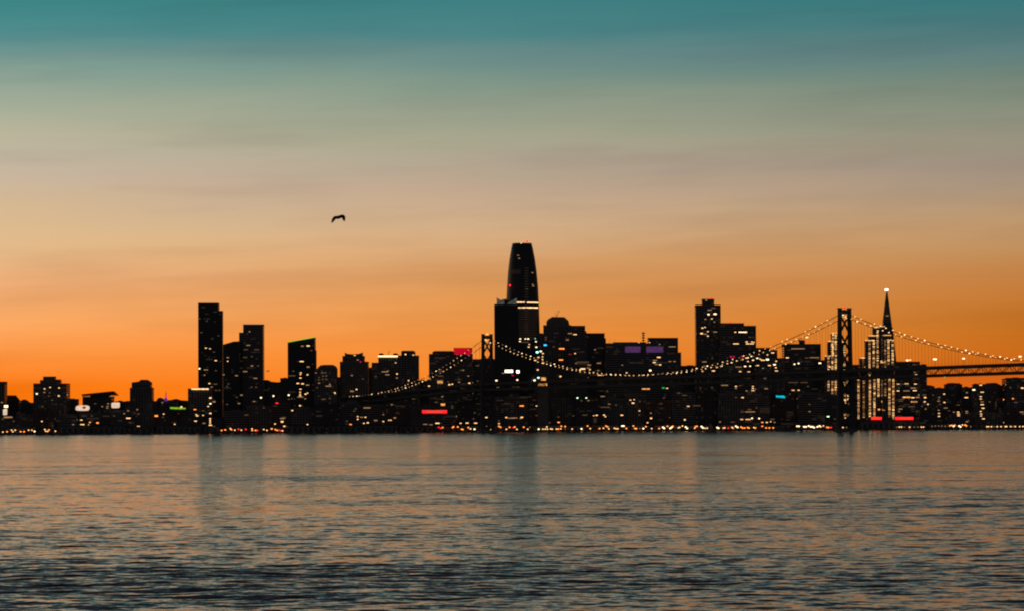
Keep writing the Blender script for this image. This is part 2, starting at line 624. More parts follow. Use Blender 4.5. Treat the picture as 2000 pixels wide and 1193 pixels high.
building('low block behind the left group of towers outlined in lamps', [(1600, 1624, 703), (1660, 1700, 712)], 5560, CONC)

# the stepped slabs whose edges are strung with lamps
def lamp_slab(label, tiers, Y, wallm=CONC):
    return building(label, tiers, Y, wallm, 0, 'grid', .012, .5, top_units=False, parapet=False)
e1 = lamp_slab('three-stepped slab outlined in lamps left of the near bridge tower', [(1624.5, 1637, 651), (1618, 1631, 667), (1612.5, 1624, 695)], 5200)
e2 = lamp_slab('narrow lamp-outlined slab seen between the legs of the near bridge tower', [(1641.5, 1653, 668), (1640, 1660, 704)], 5215)
e3 = lamp_slab('low lamp-edged block between the near bridge tower and the stepped lamp slab', [(1680, 1692, 699)], 5230)
e4 = lamp_slab('stepped slab strung with vertical lamp rows in front of the pyramid tower', [(1706, 1729, 638), (1698, 1715, 656), (1691, 1708, 664.5)], 5200)
e5 = lamp_slab('slab with two lamp rows covering the right foot of the pyramid tower', [(1733, 1747, 663.5), (1724, 1741, 653.5)], 5170)

# right edge
b_s = building('flat-topped office block with rows of warm windows right of the lamp slabs', [(1748, 1797.5, 706), (1795, 1811, 712)], 5230, CONC, 0, 'ribbon', .12)
building('low apartment block right of the warm-windowed office block', [[(1809, 753), (1814, 751), (1821, 752), (1826, 754)], (1822, 1848, 757.5)], 5250, STONE, 0, density=.07)
building('apartment block with a raised flat head below the bridge deck', [(1847.5, 1880, 750), (1852, 1876, 748)], 5300, CONC, 0, density=.07)
building('small apartment block under the bridge deck with a bright corner lamp', [(1880, 1903, 756)], 5270, CONC, 0, density=.07)
building('apartment slab with a column of bright stair lights under the bridge deck', [(1902, 1927, 750)], 5210, STONE, 0, density=.05)
building('broad dark block with a rounded roofline near the right edge', [[(1925, 750), (1932, 747), (1946, 746.5), (1955, 751), (1966, 757)]], 5290, CONC, 0, density=.06)
building('tall dark block cut by the right edge', [(1966, 2040, 739), (1968, 2004, 737.5)], 5240, CONC, 0, density=.05)

# the low front row along the water
front = [
    (-20, 30, 812, 'low shed-like block at the left edge of the waterfront'),
    (30, 64, 806, 'low waterfront block below the little arched hall'),
    (64, 106, 799, 'low waterfront block in front of the stepped apartment block'),
    (106, 150, 808, 'low waterfront block left of the oval billboard'),
    (150, 216, 806, 'wide low waterfront block beneath both white billboards'),
    (216, 262, 801, 'low waterfront block right of the square billboard'),
    (262, 302, 806, 'low waterfront block in front of the broad-shouldered tower'),
    (302, 346, 803, 'low waterfront block below the pink-lit spire'),
    (346, 386, 806, 'low waterfront block below the end of the lime green strip'),
    (386, 434, 812, 'waterfront block with a small lit stair at the foot of the tallest left tower'),
    (434, 482, 800, 'dark waterfront block in front of the slim slant-roofed tower'),
    (482, 531, 790, 'dark waterfront block right of the paired towers'),
    (531, 566, 782, 'waterfront block with white lamps left of the green-edged tower'),
    (566, 613, 794, 'waterfront block below the green-edged tower'),
    (613, 661, 785, 'waterfront block below the domed mid-rise'),
    (661, 701, 781, 'waterfront block where the far bridge cable comes down'),
    (701, 752, 790, 'waterfront block below the two little domes'),
    (752, 800, 785, 'waterfront block just left of the long red sign'),
    (800, 891, 789, 'wide waterfront block carrying the long red sign'),
    (891, 943, 781, 'waterfront block at the left foot of the far bridge tower'),
    (943, 985, 774, 'waterfront block behind the foot of the far bridge tower'),
    (985, 1031, 769, 'waterfront block below the glass-crowned tower'),
    (1031, 1076, 764, 'waterfront block below the small amber-lit pavilion'),
    (1076, 1121, 777, 'waterfront block below the octagonal crown tower'),
    (1121, 1173, 769, 'waterfront block with two greenish lamps under the bridge cable'),
    (1173, 1221, 775, 'waterfront block below the left violet panel'),
    (1221, 1262, 767, 'waterfront block below the gap between the violet panels'),
    (1262, 1311, 778, 'waterfront block below the right violet panel'),
    (1311, 1357, 765, 'waterfront block below the gap left of the boxy-headed tower'),
    (1357, 1401, 762, 'waterfront block below the boxy-headed tower'),
    (1401, 1453, 765, 'waterfront block with amber windows below the tower with red roof lights'),
    (1453, 1501, 769, 'waterfront block left of the teal sign'),
    (1501, 1557, 761, 'waterfront block carrying the teal sign'),
    (1557, 1612, 765, 'dark waterfront block left of the lamp-outlined slabs'),
    (1797, 1852, 800, 'low waterfront block at the right foot of the warm-windowed office block'),
    (1852, 1905, 806, 'low waterfront block below the flat-headed apartment block'),
    (1905, 1960, 802, 'low waterfront block below the column of stair lights'),
    (1960, 2030, 799, 'low waterfront block at the right edge of the shore'),
]
wm = [CONC, STONE, BRICKY, CONC, DARKCL]
for i, (x0, x1, y, lab) in enumerate(front):
    k = x0 + (x1 - x0) * rnd.uniform(.25, .7)
    tiers = [(x0 + rnd.uniform(0, 2), x1, y + rnd.uniform(0, 5)), (k - 9, k + 9, y)]
    building(lab, tiers, 5062 + rnd.uniform(0, 30), wm[i % 5], 0, rnd.choice(['grid', 'ribbon']), .035, .5, name='waterfront_block', floor=4.0,
             top_units=False)

# pier sheds right on the seawall
SHEDS = []
sheds = [(14, 58, 833), (120, 176, 829), (182, 244, 831), (262, 300, 832), (306, 392, 830), (398, 428, 832), (560, 634, 829), (640, 706, 829), (712, 776, 828), (782, 846, 830), (850, 898, 831),
         (902, 940, 829), (966, 1002, 829), (1034, 1098, 829), (1108, 1150, 830), (1156, 1206, 828), (1214, 1268, 829), (1278, 1330, 828),
         (1336, 1392, 829), (1400, 1440, 828), (1444, 1540, 829), (1560, 1634, 828), (1684, 1800, 819.5), (1806, 1860, 826), (1866, 1990, 827)]
what = ['beside the left edge', 'below the oval billboard', 'below the square billboard', 'below the broad-shouldered tower', 'below the pink-lit spire',
        'at the foot of the tallest left tower', 'below the green-edged tower', 'below the domed mid-rise', 'below the two little domes', 'left end of the long red sign',
        'right end of the long red sign', 'left of the far bridge tower', 'right of the far bridge tower', 'below the round-topped skyscraper',
        'below the octagonal crown tower', 'below the step-down office tower', 'below the left violet panel', 'below the right violet panel',
        'below the boxy-headed tower', 'below the tower with red roof lights', 'left of and below the teal sign', 'left of the near bridge tower',
        'with two red roof signs below the pyramid tower', 'right of the red roof signs', 'long and low below the right-hand apartment blocks']
shed_of = {}
for (x0, x1, y), w in zip(sheds, what):
    Y = 5012.0
    xa, xb = at(x0, 840, Y).x, at(x1, 840, Y).x
    zt = at((x0 + x1) / 2, y, Y).z
    t = thing('pier_shed', 'long low pier shed ' + w, 'shed', ((xa + xb) / 2, Y, GZ), 'pier sheds along the seawall')
    mb = MB()
    ze = GZ + (zt - GZ) * .8
    mb.box(xa, xb, Y, Y + 30, GZ - .5, ze)
    mb.build('wall', WOODP, t)
    mb = MB()
    mb.quad([(xa - .6, Y - .6, ze + .01), (xb + .6, Y - .6, ze + .01), (xb + .6, Y + 15, zt), (xa - .6, Y + 15, zt)])
    mb.quad([(xb + .6, Y + 30.6, ze + .01), (xa - .6, Y + 30.6, ze + .01), (xa - .6, Y + 15, zt), (xb + .6, Y + 15, zt)])
    mb.quad([(xa - .6, Y + 30.6, ze + .01), (xa - .6, Y - .6, ze + .01), (xa - .6, Y + 15, zt)])
    mb.quad([(xb + .6, Y - .6, ze + .01), (xb + .6, Y + 30.6, ze + .01), (xb + .6, Y + 15, zt)])
    mb.quad([(xa - .6, Y - .6, ze), (xa - .6, Y + 30.6, ze), (xb + .6, Y + 30.6, ze), (xb + .6, Y - .6, ze)])
    mb.build('roof', ROOFM, t)
    nd = max(2, int((xb - xa) / 9))
    door = MB()
    door.obox(Vector((0, 0, 0)), Vector((1, 0, 0)), Vector((0, 1, 0)), Vector((0, 0, 1)), 2.4, .12, (ze - GZ) * .36)
    dm = door.mesh('bay_door', DARKCL)
    for k in range(nd):
        o = bpy.data.objects.new('bay_door', dm)
        COL.objects.link(o)
        o.parent = t
        o.location = (xa + (xb - xa) * (k + .5) / nd - (xa + xb) / 2, -.05, (ze - GZ) * .36)
    shed_of[x0] = (t, zt, Y)

# ------------------------------------------------------------------ round-topped skyscraper
SF_Y = 5420.0
sf = thing('skyscraper', 'tallest skyscraper, tapering to a rounded blunt top with a red light', 'skyscraper', (at(1020.5, 700, SF_Y).x, SF_Y, GZ))
prof = [(845, 988, 1055), (660, 988, 1054.5), (620, 988.2, 1053.5), (590, 988.8, 1052.5), (560, 990.3, 1051), (530, 992.3, 1048.2), (505, 995.2, 1044.8), (487, 998.2, 1041.3), (474, 1001, 1038)]
prof.sort()
py_ = np.array([p[0] for p in prof], float)
pl_ = np.array([p[1] for p in prof], float)
pr_ = np.array([p[2] for p in prof], float)
SFROT = R(12)


def sfring(y, grow=0.0, n=32, exp=3.4):
    L = at(float(np.interp(y, py_, pl_)), y, SF_Y)
    Rr = at(float(np.interp(y, py_, pr_)), y, SF_Y)
    h = (Rr.x - L.x) / 2
    c = (Rr.x + L.x) / 2
    pts = []
    for k in range(n):
        t = 2 * math.pi * (k + .5) / n
        a, b = math.cos(t), math.sin(t)
        q = (abs(a) ** exp + abs(b) ** exp) ** (-1 / exp)
        pts.append((q * a, q * b))
    rot = [(a * math.cos(SFROT) - b * math.sin(SFROT), a * math.sin(SFROT) + b * math.cos(SFROT)) for a, b in pts]
    mx = max(p[0] for p in rot)
    return [(c + p[0] / mx * (h + grow), SF_Y + 28 + p[1] / mx * (h + grow), L.z) for p in rot]


mb = MB()
ys = [474, 480, 487, 496, 505, 517, 530, 545, 560, 575, 590, 605, 620, 640, 660, 750, 845]
rings = [sfring(y) for y in ys]
for a, b in zip(rings, rings[1:]):
    for k in range(32):
        j = (k + 1) % 32
        mb.quad([b[k], b[j], a[j], a[k]])
mb.quad(rings[0])
o = mb.build('wall', CURTAIN, sf)
mb = MB()
yy = 484.0
while yy < 835:
    a, b = sfring(yy, .45), sfring(yy + 1.1, .45)
    ai = sfring(yy, -.1)
    bi = sfring(yy + 1.1, -.1)
    for k in range(32):
        j = (k + 1) % 32
        mb.quad([b[k], b[j], a[j], a[k]])
        mb.quad([a[k], a[j], ai[j], ai[k]])
        mb.quad([bi[k], bi[j], b[j], b[k]])
    yy += 4.35
tag(mb.build('sunshade_fin', STEEL, sf), kind='stuff')
mb = MB()
for y in np.arange(474, 484, 1.6):                      # open lattice crown
    a, b = sfring(y, .6), sfring(y + .5, .6)
    for k in range(32):
        j = (k + 1) % 32
        mb.quad([b[k], b[j], a[j], a[k]])
mb.build('crown_rail', STEEL, sf)


def sfband(y, x0, x1, hh, key, nm='light_band'):
    a, b = sfring(y - hh / 2, .75), sfring(y + hh / 2, .75)
    m2 = MB()
    X0, X1 = at(x0, y, SF_Y).x, at(x1, y, SF_Y).x
    for k in range(32):
        j = (k + 1) % 32
        if a[k][1] > SF_Y + 28 or a[j][1] > SF_Y + 28:
            continue
        pts = sorted([(a[k], b[k]), (a[j], b[j])], key=lambda q: q[0][0])
        (pa, pb), (qa, qb) = pts
        lo, hi = max(pa[0], X0), min(qa[0], X1)
        if hi <= lo or qa[0] - pa[0] < 1e-3:
            continue

        def lp(u_, v_, t_):
            return tuple(u_[i] + (v_[i] - u_[i]) * t_ for i in range(3))
        t0, t1 = (lo - pa[0]) / (qa[0] - pa[0]), (hi - pa[0]) / (qa[0] - pa[0])
        m2.quad([lp(pb, qb, t0), lp(pb, qb, t1), lp(pa, qa, t1), lp(pa, qa, t0)])
    if m2.v:
        m2.build(nm, EM[key], sf)


sfband(590.8, 1008, 1025, 2.0, 'Y')
sfband(591.2, 1029, 1052, 2.2, 'Y')
sfband(600.8, 1012, 1051, 2.0, 'Y')
for y in (528, 531, 534):
    sfband(y, 995, 1017, .8, 'q')
for y in np.arange(524, 650, 5.2):
    sfband(y, 1024 + y * 0 + .5, 1032, 1.0, 'q' if y < 600 else 'q', 'lit_window')
for y in np.arange(606, 665, 4.35):
    sfband(y, 1013, 1050, .8, 'q')
for x, y, w, h, k in [(1012, 499, 4, 1.2, 'D'), (1014, 505, 3.4, 1.6, 'D'), (1040, 533, 3.6, 1.6, 'D'), (1041.5, 559, 3.6, 1.8, 'D'), (1040.5, 556, 3, 1.6, 'D'), (1029, 565, 5, 1.2, 'd'),
                      (1018, 474.5, 2.5, 1.5, 'w')]:
    sfband(y, x - w / 2, x + w / 2, h, k, 'lit_window')
for x, y in ((996, 557.5), (1029.5, 471.5)):
    m2 = MB()
    q = at(x, y, SF_Y - 6 if y > 500 else SF_Y + 20)
    m2.ball(q, 1.9)
    m2.beam(q, q + Vector((0, 6 if y > 500 else 1, -2)), .4, .4)
    m2.build('beacon', EM['r'], sf, True)
B = Building.__new__(Building)
B.root, B.lit, B.n = sf, MB(), 0
TIERS.append((B, Vector((at(1020.5, 700, SF_Y).x, SF_Y + 28, 0)), Vector((1, 0, 0)), Vector((0, 1, 0)), 31.4, 31.4, 300))
B_SF = B

# ------------------------------------------------------------------ pyramid tower
PY_ = 5650.0
pb = at(1733.5, 836, PY_)
tip = at(1732, 567, PY_)
pt = thing('pyramid_tower', 'slender pointed pyramid skyscraper with a brilliant white light at its tip', 'skyscraper', (pb.x, PY_, GZ))
mb = MB()
hw0 = (at(1764, 836, PY_).x - at(1706, 836, PY_).x) / 2 * .98
ht = tip.z - GZ


def pyr(z, g=0.0):
    t = (z - GZ) / ht
    h = hw0 * (1 - t) ** .97 + .9 + g
    cx = pb.x + (tip.x - pb.x) * t
    return [(cx - h, PY_ - h, z), (cx + h, PY_ - h, z), (cx + h, PY_ + h, z), (cx - h, PY_ + h, z)]


zz = [GZ, 60, 120, 180, 215, tip.z]
for a, b in zip(zz, zz[1:]):
    ra, rb = pyr(a), pyr(b)
    for k in range(4):
        j = (k + 1) % 4
        mb.quad([ra[k], ra[j], rb[j], rb[k]])
mb.quad(pyr(tip.z))
mb.build('wall', STONE, pt)
mb = MB()
z = GZ + 8
while z < 205:
    a, b = pyr(z, .3), pyr(z + 1.7, .3)
    for k in range(4):
        j = (k + 1) % 4
        mb.quad([a[k], a[j], b[j], b[k]])
    mb.quad(pyr(z + 1.7, .3))
    z += 4.2
tag(mb.build('window', GLASS, pt), kind='stuff')
for s, nm in ((-1, 'lift_wing'), (1, 'lift_wing')):
    m2 = MB()
    za, zb = at(1733, 720, PY_).z, at(1733, 640, PY_).z
    pa, pc = pyr(za), pyr(zb)
    xa = pa[1][0] if s > 0 else pa[0][0]
    xb = pc[1][0] if s > 0 else pc[0][0]
    m2.quad([(xa - s * .5, PY_ - 5, za), (xa + s * 1.0, PY_ - 5, za), (xb + s * 2.0, PY_ - 5, zb), (xb - s * .5, PY_ - 5, zb)])
    m2.quad([(xa - s * .5, PY_ + 5, za), (xa + s * 1.0, PY_ + 5, za), (xb + s * 2.0, PY_ + 5, zb), (xb - s * .5, PY_ + 5, zb)])
    m2.quad([(xa + s * 1.0, PY_ - 5, za), (xa + s * 1.0, PY_ + 5, za), (xb + s * 2.0, PY_ + 5, zb), (xb + s * 2.0, PY_ - 5, zb)])
    m2.quad([(xb - s * .5, PY_ - 5, zb), (xb + s * 2, PY_ - 5, zb), (xb + s * 2, PY_ + 5, zb), (xb - s * .5, PY_ + 5, zb)])
    m2.build(nm, CONC, pt)
mb = MB()
mb.ball(tip + Vector((-.6, 0, .8)), 3.1, sc=(1.25, 1.25, .72))
mb.build('beacon', EM['X'], pt, True)
mb = MB()
q = at(1732, 616.5, PY_)
mb.box(q.x - 2.4, q.x + 2.4, PY_ - (hw0 * (1 - (q.z - GZ) / ht) + 3), PY_, q.z - .6, q.z + .6)
mb.build('lit_window', EM['D'], pt)

# ------------------------------------------------------------------ crowns, panels, roof lights, aerials
def slab_on(B, pts, Y, d, key_or_mat, name, parent=None):
    """prism with the outline PTS (photograph pixels) standing at depth Y, D metres thick"""
    m2 = MB()
    P = [at(x, y, Y) for x, y in pts]
    Q = [p + Vector((0, d, 0)) for p in P]
    m2.quad(P)
    m2.quad(Q[::-1])
    for i in range(len(P)):
        j = (i + 1) % len(P)
        m2.quad([P[j], P[i], Q[i], Q[j]])
    m = EM[key_or_mat] if isinstance(key_or_mat, str) else key_or_mat
    return m2.build(name, m, parent or (B.root if B else None))


# glass wedges on the crowned tower
crown = slab_on(b_crown, [(970, 594), (970, 581.5), (978, 586), (984, 584), (985.5, 594)], 5128, 1.0, 't', 'crown_glass')
crown = slab_on(b_crown, [(990, 594), (998, 588), (1009.5, 582), (1009.5, 594)], 5128, 1.0, 't', 'crown_glass')
slab_on(b_crown, [(975, 594), (983, 585), (988, 583.5), (996, 590), (999, 594)], 5134, 14, CURTAIN, 'crown_core')
for a, b in (((970, 581.5), (985, 593.5)), ((1009.5, 582), (985, 593.5)), ((970, 593.5), (984, 585)), ((1009.5, 593), (992, 586))):
    m2 = MB()
    m2.beam(at(*a, 5127), at(*b, 5127), .5, .5)
    m2.build('crown_brace', STEEL, b_crown.root)

# violet and crimson panels, cream and lime strips
slab_on(b_vio, [(1221, 676), (1251, 676), (1251, 687.5), (1221, 687.5)], 5337.5, 1.5, 'p', 'violet_panel')
slab_on(b_vio, [(1262.5, 676), (1295.5, 676), (1295.5, 687.5), (1262.5, 687.5)], 5337.5, 1.5, 'p', 'violet_panel')
for i in range(9):
    for x0, w in ((1221, 30), (1262.5, 33)):
        x = x0 + w * (i + .5) / 9
        m2 = MB()
        m2.beam(at(x, 676, 5337.2), at(x, 687.5, 5337.2), .35, .3)
        m2.build('panel_mullion', DARKCL, b_vio.root)
m2 = MB()
m2.beam(at(1256.5, 670, 5350), at(1256.5, 648, 5350), 1.0, 1.0)
for y, w in ((650, 2.6), (654.5, 2.0), (659, 2.6), (664, 2.2)):
    q = at(1256.5, y, 5350)
    m2.obox(q, Vector((1, 0, 0)), Vector((0, 1, 0)), Vector((0, 0, 1)), w, 1.2, 1.3)
m2.build('roof_mast', STEEL, b_vio.root)
sign = thing('rooftop_panel', 'glowing crimson rectangular sign box on the wide office roof', 'sign', at(903.5, 692, 5285), None)
slab_on(None, [(887, 679.5), (921, 679.5), (921, 691.5), (887, 691.5)], 5286, 1.2, 'M', 'lit_face', sign)
slab_on(None, [(886, 678.5), (922.5, 678.5), (922.5, 692.5), (886, 692.5)], 5287.3, 5, DARKCL, 'housing', sign)
slab_on(b_clf, [(374, 757.6), (407, 757.6), (407, 760), (374, 760)], 5128, 1, 'Y', 'roof_light_strip')
slab_on(b_strip, [(738.5, 693.8), (780, 693.8), (780, 696.2), (738.5, 696.2)], 5338, 1.2, 'W', 'roof_light_strip')
for x in (744.5, 772.5):
    m2 = MB()
    q = at(x, 693, 5350)
    m2.ball(q, 5.0, sc=(1, 1, .8), seg=12, rings=8)
    m2.build('roof_dome', ROOFM, b_strip.root, True)
m2 = MB()
m2.beam(at(757.5, 694, 5348), at(760.5, 684, 5348), .9, .9)
m2.build('leaning_aerial', STEEL, b_strip.root)
P0, P1 = at(562, 667.4, 5299), at(614.5, 657.9, 5299)
m2 = MB()
m2.beam(P0, P1, .9, .9)
m2.build('green_roof_edge', EM['y'], b_slant.root)
# tilted wing roof
slab_on(b_tilt, [(159.5, 772), (159.5, 769), (219, 763), (228, 771.5), (214, 771)], 5244, 34, DARKCL, 'wing_roof')
slab_on(b_tilt, [(161, 772.5), (175, 773), (175, 774.5), (161, 774.5)], 5248.6, 1, 'd', 'eave_light')
slab_on(b_tilt, [(213, 772.8), (225, 772.8), (222, 774.6), (213, 774.6)], 5248.6, 1, 'd', 'eave_light')
# crane on the octagonal crown
m2 = MB()
m2.beam(at(1087, 618, 5430), at(1092.5, 606, 5430), .9, .9)
m2.beam(at(1087, 618, 5430), at(1084, 611, 5430), .5, .5)
m2.beam(at(1084, 611, 5430), at(1092.5, 606, 5430), .25, .25)
m2.build('roof_crane', STEEL, b_oct.root)
for x0, y0, x1, y1 in ((1190, 669, 1192, 661), (1196, 669, 1202, 662), (1232, 668, 1232, 664)):
    m2 = MB()
    m2.beam(at(x0, y0, 5350), at(x1, y1, 5350), .35, .35)
    m2.build('aerial', STEEL, b_vio.root)


def beacon(B, x, y, Y, r, key, sc=(1, 1, 1)):
    m2 = MB()
    q = at(x, y, Y)
    m2.ball(q, r, sc=sc)
    m2.build('beacon', EM[key], B.root, True)
    m2 = MB()
    m2.beam(q + Vector((0, 0, -r * .6)), q + Vector((0, 0, -r - 2.2)), .4, .4)
    m2.build('beacon_post', STEEL, B.root)


beacon(b_box, 1390, 582.5, 5390, 1.6, 'r', (1.5, 1, .8))
beacon(b_red, 1426.5, 628.5, 5360, 1.6, 'r', (1.7, 1, .8))
beacon(b_red, 1444, 629, 5360, 1.1, 'r')
beacon(b_r, 1574, 665.5, 5296, 1.5, 'r')
beacon(b_r, 1576, 658, 5300, 1.8, 'w', (1.8, 1, .8))

# spire lit pink and violet
SY = 5430.0
sp = thing('church_spire', 'tiny pointed spire lit pink and violet among the low roofs', 'spire', at(324, 783, SY))
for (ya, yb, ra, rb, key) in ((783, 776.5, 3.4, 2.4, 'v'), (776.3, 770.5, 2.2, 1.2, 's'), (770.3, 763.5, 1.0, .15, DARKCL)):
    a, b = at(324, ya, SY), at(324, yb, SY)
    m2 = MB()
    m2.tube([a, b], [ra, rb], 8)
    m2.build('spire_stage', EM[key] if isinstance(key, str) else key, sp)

# billboards, strips and signs that stand by themselves
t = thing('billboard', 'bright oval white billboard with a dark blotch in its middle', 'billboard', at(161, 806, 5056), 'white billboards on the left shore')
P = [(147.5, 795.5), (149.5, 792), (155, 790.6), (170, 790.8), (174.5, 793), (174.8, 798), (172.5, 801), (160, 801.3), (150, 800.8), (147.6, 799)]
slab_on(None, P, 5056, .8, 'P', 'lit_face', t)
slab_on(None, [(160.5, 795), (163, 792.5), (166.5, 793), (168, 796), (165.5, 797.5), (162, 797)], 5055.6, .3, 'R', 'dark_blotch', t)
m2 = MB()
for x in (152, 170):
    m2.beam(at(x, 801, 5057.5), at(x, 812, 5057.5), .6, .6)
m2.build('post', POLE, t)
t = thing('billboard', 'small bright square white billboard right of the tilted roof hall', 'billboard', at(226, 806, 5056), 'white billboards on the left shore')
slab_on(None, [(217.5, 787), (219.5, 785.4), (232.5, 785), (234, 787), (233.8, 794.5), (231, 796), (219, 796.2), (217.6, 794)], 5056, .8, 'P', 'lit_face', t)
m2 = MB()
m2.beam(at(226, 796, 5057.5), at(226, 812, 5057.5), .8, .8)
m2.build('post', POLE, t)
t = thing('lit_sign', 'vertical cream lit sign with a separate lamp above, by the left edge', 'sign', at(9.5, 816, 5058))
slab_on(None, [(5.8, 799), (12.5, 796.5), (14.2, 800), (13.6, 809.5), (6, 810)], 5058, .8, 'P', 'lit_face', t)
slab_on(None, [(8, 790.5), (15.5, 790.5), (15.5, 795), (8, 795)], 5058, .8, 'W', 'lamp_box', t)
slab_on(None, [(7.5, 812.5), (24, 812.5), (24, 815.2), (7.5, 815.8)], 5058, .8, 'D', 'base_light', t)
slab_on(None, [(5, 790), (16, 790), (16, 818), (5, 818)], 5059, .5, DARKCL, 'back_board', t)
t = thing('light_strip', 'lime green glowing strip with one white lamp, low among the left roofs', 'sign', at(348, 800, 5045))
slab_on(None, [(332, 794.3), (354, 794.6), (362.5, 796), (362.5, 798), (352, 798.4), (332.5, 797.6)], 5056, .8, 'L', 'lit_face', t)
slab_on(None, [(352.5, 792.6), (356, 792.6), (356, 795), (352.5, 795)], 5055.5, .4, 'w', 'lamp_box', t)
slab_on(None, [(332, 794), (363, 795.5), (363, 806), (332, 806)], 5057, 3, DARKCL, 'canopy_wall', t)


def neon(label, x0, x1, y0, y1, Y, hot, key='r'):
    t = thing('neon_sign', label, 'sign', at((x0 + x1) / 2, y1 + 3, Y))
    n = max(3, int((x1 - x0) / 4.2))
    for i in range(n):
        a = x0 + (x1 - x0) * i / n + .12
        b = x0 + (x1 - x0) * (i + 1) / n - .12
        f = (a + b) / 2
        near = any(abs(f - h) < 5 for h in hot)
        slab_on(None, [(a, y0 + rnd.uniform(0, .5)), (b, y0 + rnd.uniform(0, .5)), (b, y1), (a, y1)], Y, .5, EM['neon_hot'] if near else EM[key], 'neon_segment', t)
    m2 = MB()
    A, Bq = at(x0, y0, Y + 1), at(x1, y1, Y + 1)
    m2.box(A.x - .6, Bq.x + .6, Y + .6, Y + 1.1, Bq.z - .6, A.z + .6)
    for i in range(5):
        x = A.x + (Bq.x - A.x) * (i + .5) / 5
        m2.box(x - .2, x + .2, Y + 1.2, Y + 1.7, Bq.z - 4, A.z)
    m2.build('sign_frame', DARKCL, t)
    return t


EM['neon_hot'] = emis('neon_hot', (1, .045, .025), 1.2)
neon('long red neon sign glowing across the wide waterfront block', 824.5, 873, 799.8, 806, 5057, [840, 846, 852, 860])
neon('shorter red roof sign below the pyramid tower, left of its longer twin', 1701.5, 1722, 813.2, 818.8, 5022, [1706, 1710])
neon('longer red roof sign at the right below the pyramid tower', 1748.5, 1784, 813.2, 818.8, 5022, [1762, 1768, 1774])
t = thing('lit_sign', 'teal glowing sign shaped like a bent bar, under the bridge deck', 'sign', at(1524, 777, 5055))
slab_on(None, [(1515.5, 771), (1522, 772), (1530, 771.5), (1533.5, 773.5), (1533, 776.6), (1524, 775.4), (1516, 775)], 5055, .8, 'c', 'lit_face', t)
m2 = MB()
m2.box(at(1514, 770, 5056).x, at(1535, 770, 5056).x, 5056, 5056.8, at(1520, 778, 5056).z, at(1520, 770, 5056).z)
m2.build('back_board', DARKCL, t)
# small pavilion lit amber
t = thing('lit_pavilion', 'small two-tier pavilion glowing amber inside, below the octagonal crown tower', 'building', at(1060, 760, 5240))
slab_on(None, [(1051.5, 745), (1053, 743), (1068, 743), (1069, 752.5), (1051.5, 752.5)], 5052, 6, 'O', 'lit_lower_hall', t)
slab_on(None, [(1056.5, 736), (1066, 736), (1066, 742), (1056.5, 742)], 5052, 6, 'O', 'lit_upper_hall', t)
m2 = MB()
for x in (1051.3, 1055.5, 1060, 1064.5, 1069):
    m2.beam(at(x, 743, 5051.4), at(x, 753, 5051.4), .5, .5)
m2.build('column', STONE, t)
slab_on(None, [(1050.5, 742.2), (1070, 742.2), (1070, 743.4), (1050.5, 743.4)], 5051, 8, STONE, 'cornice', t)
slab_on(None, [(1055.5, 735), (1067, 735), (1067, 736.2), (1055.5, 736.2)], 5051, 8, STONE, 'cornice', t)
slab_on(None, [(1050, 752.6), (1071, 752.6), (1071, 845), (1050, 845)], 5052, 8, CONC, 'tower_base', t)

# ------------------------------------------------------------------ lit windows seen one by one
_unit = {}


def unit(key):
    if key not in _unit:
        u = MB()
        u.obox(Vector((0, 0, 0)), Vector((1, 0, 0)), Vector((0, 1, 0)), Vector((0, 0, 1)), .5, .5, .5)
        _unit[key] = u.mesh('lit_window', EM[key])
    return _unit[key]


def lit(px, py, w, h, key, name='lit_window'):
    r = hit(px, py)
    if r is None:
        return
    B, p, al, n, t = r
    k = p.y / FOC
    if abs(al.x) < .5:
        al = al
    o = bpy.data.objects.new(name, unit(key))
    COL.objects.link(o)
    o.parent = B.root
    o.location = p - B.root.location + n * .25
    o.rotation_euler = (0, 0, math.atan2(al.y, al.x))
    o.scale = (max(.9, w * k), .3, max(.8, h * k))


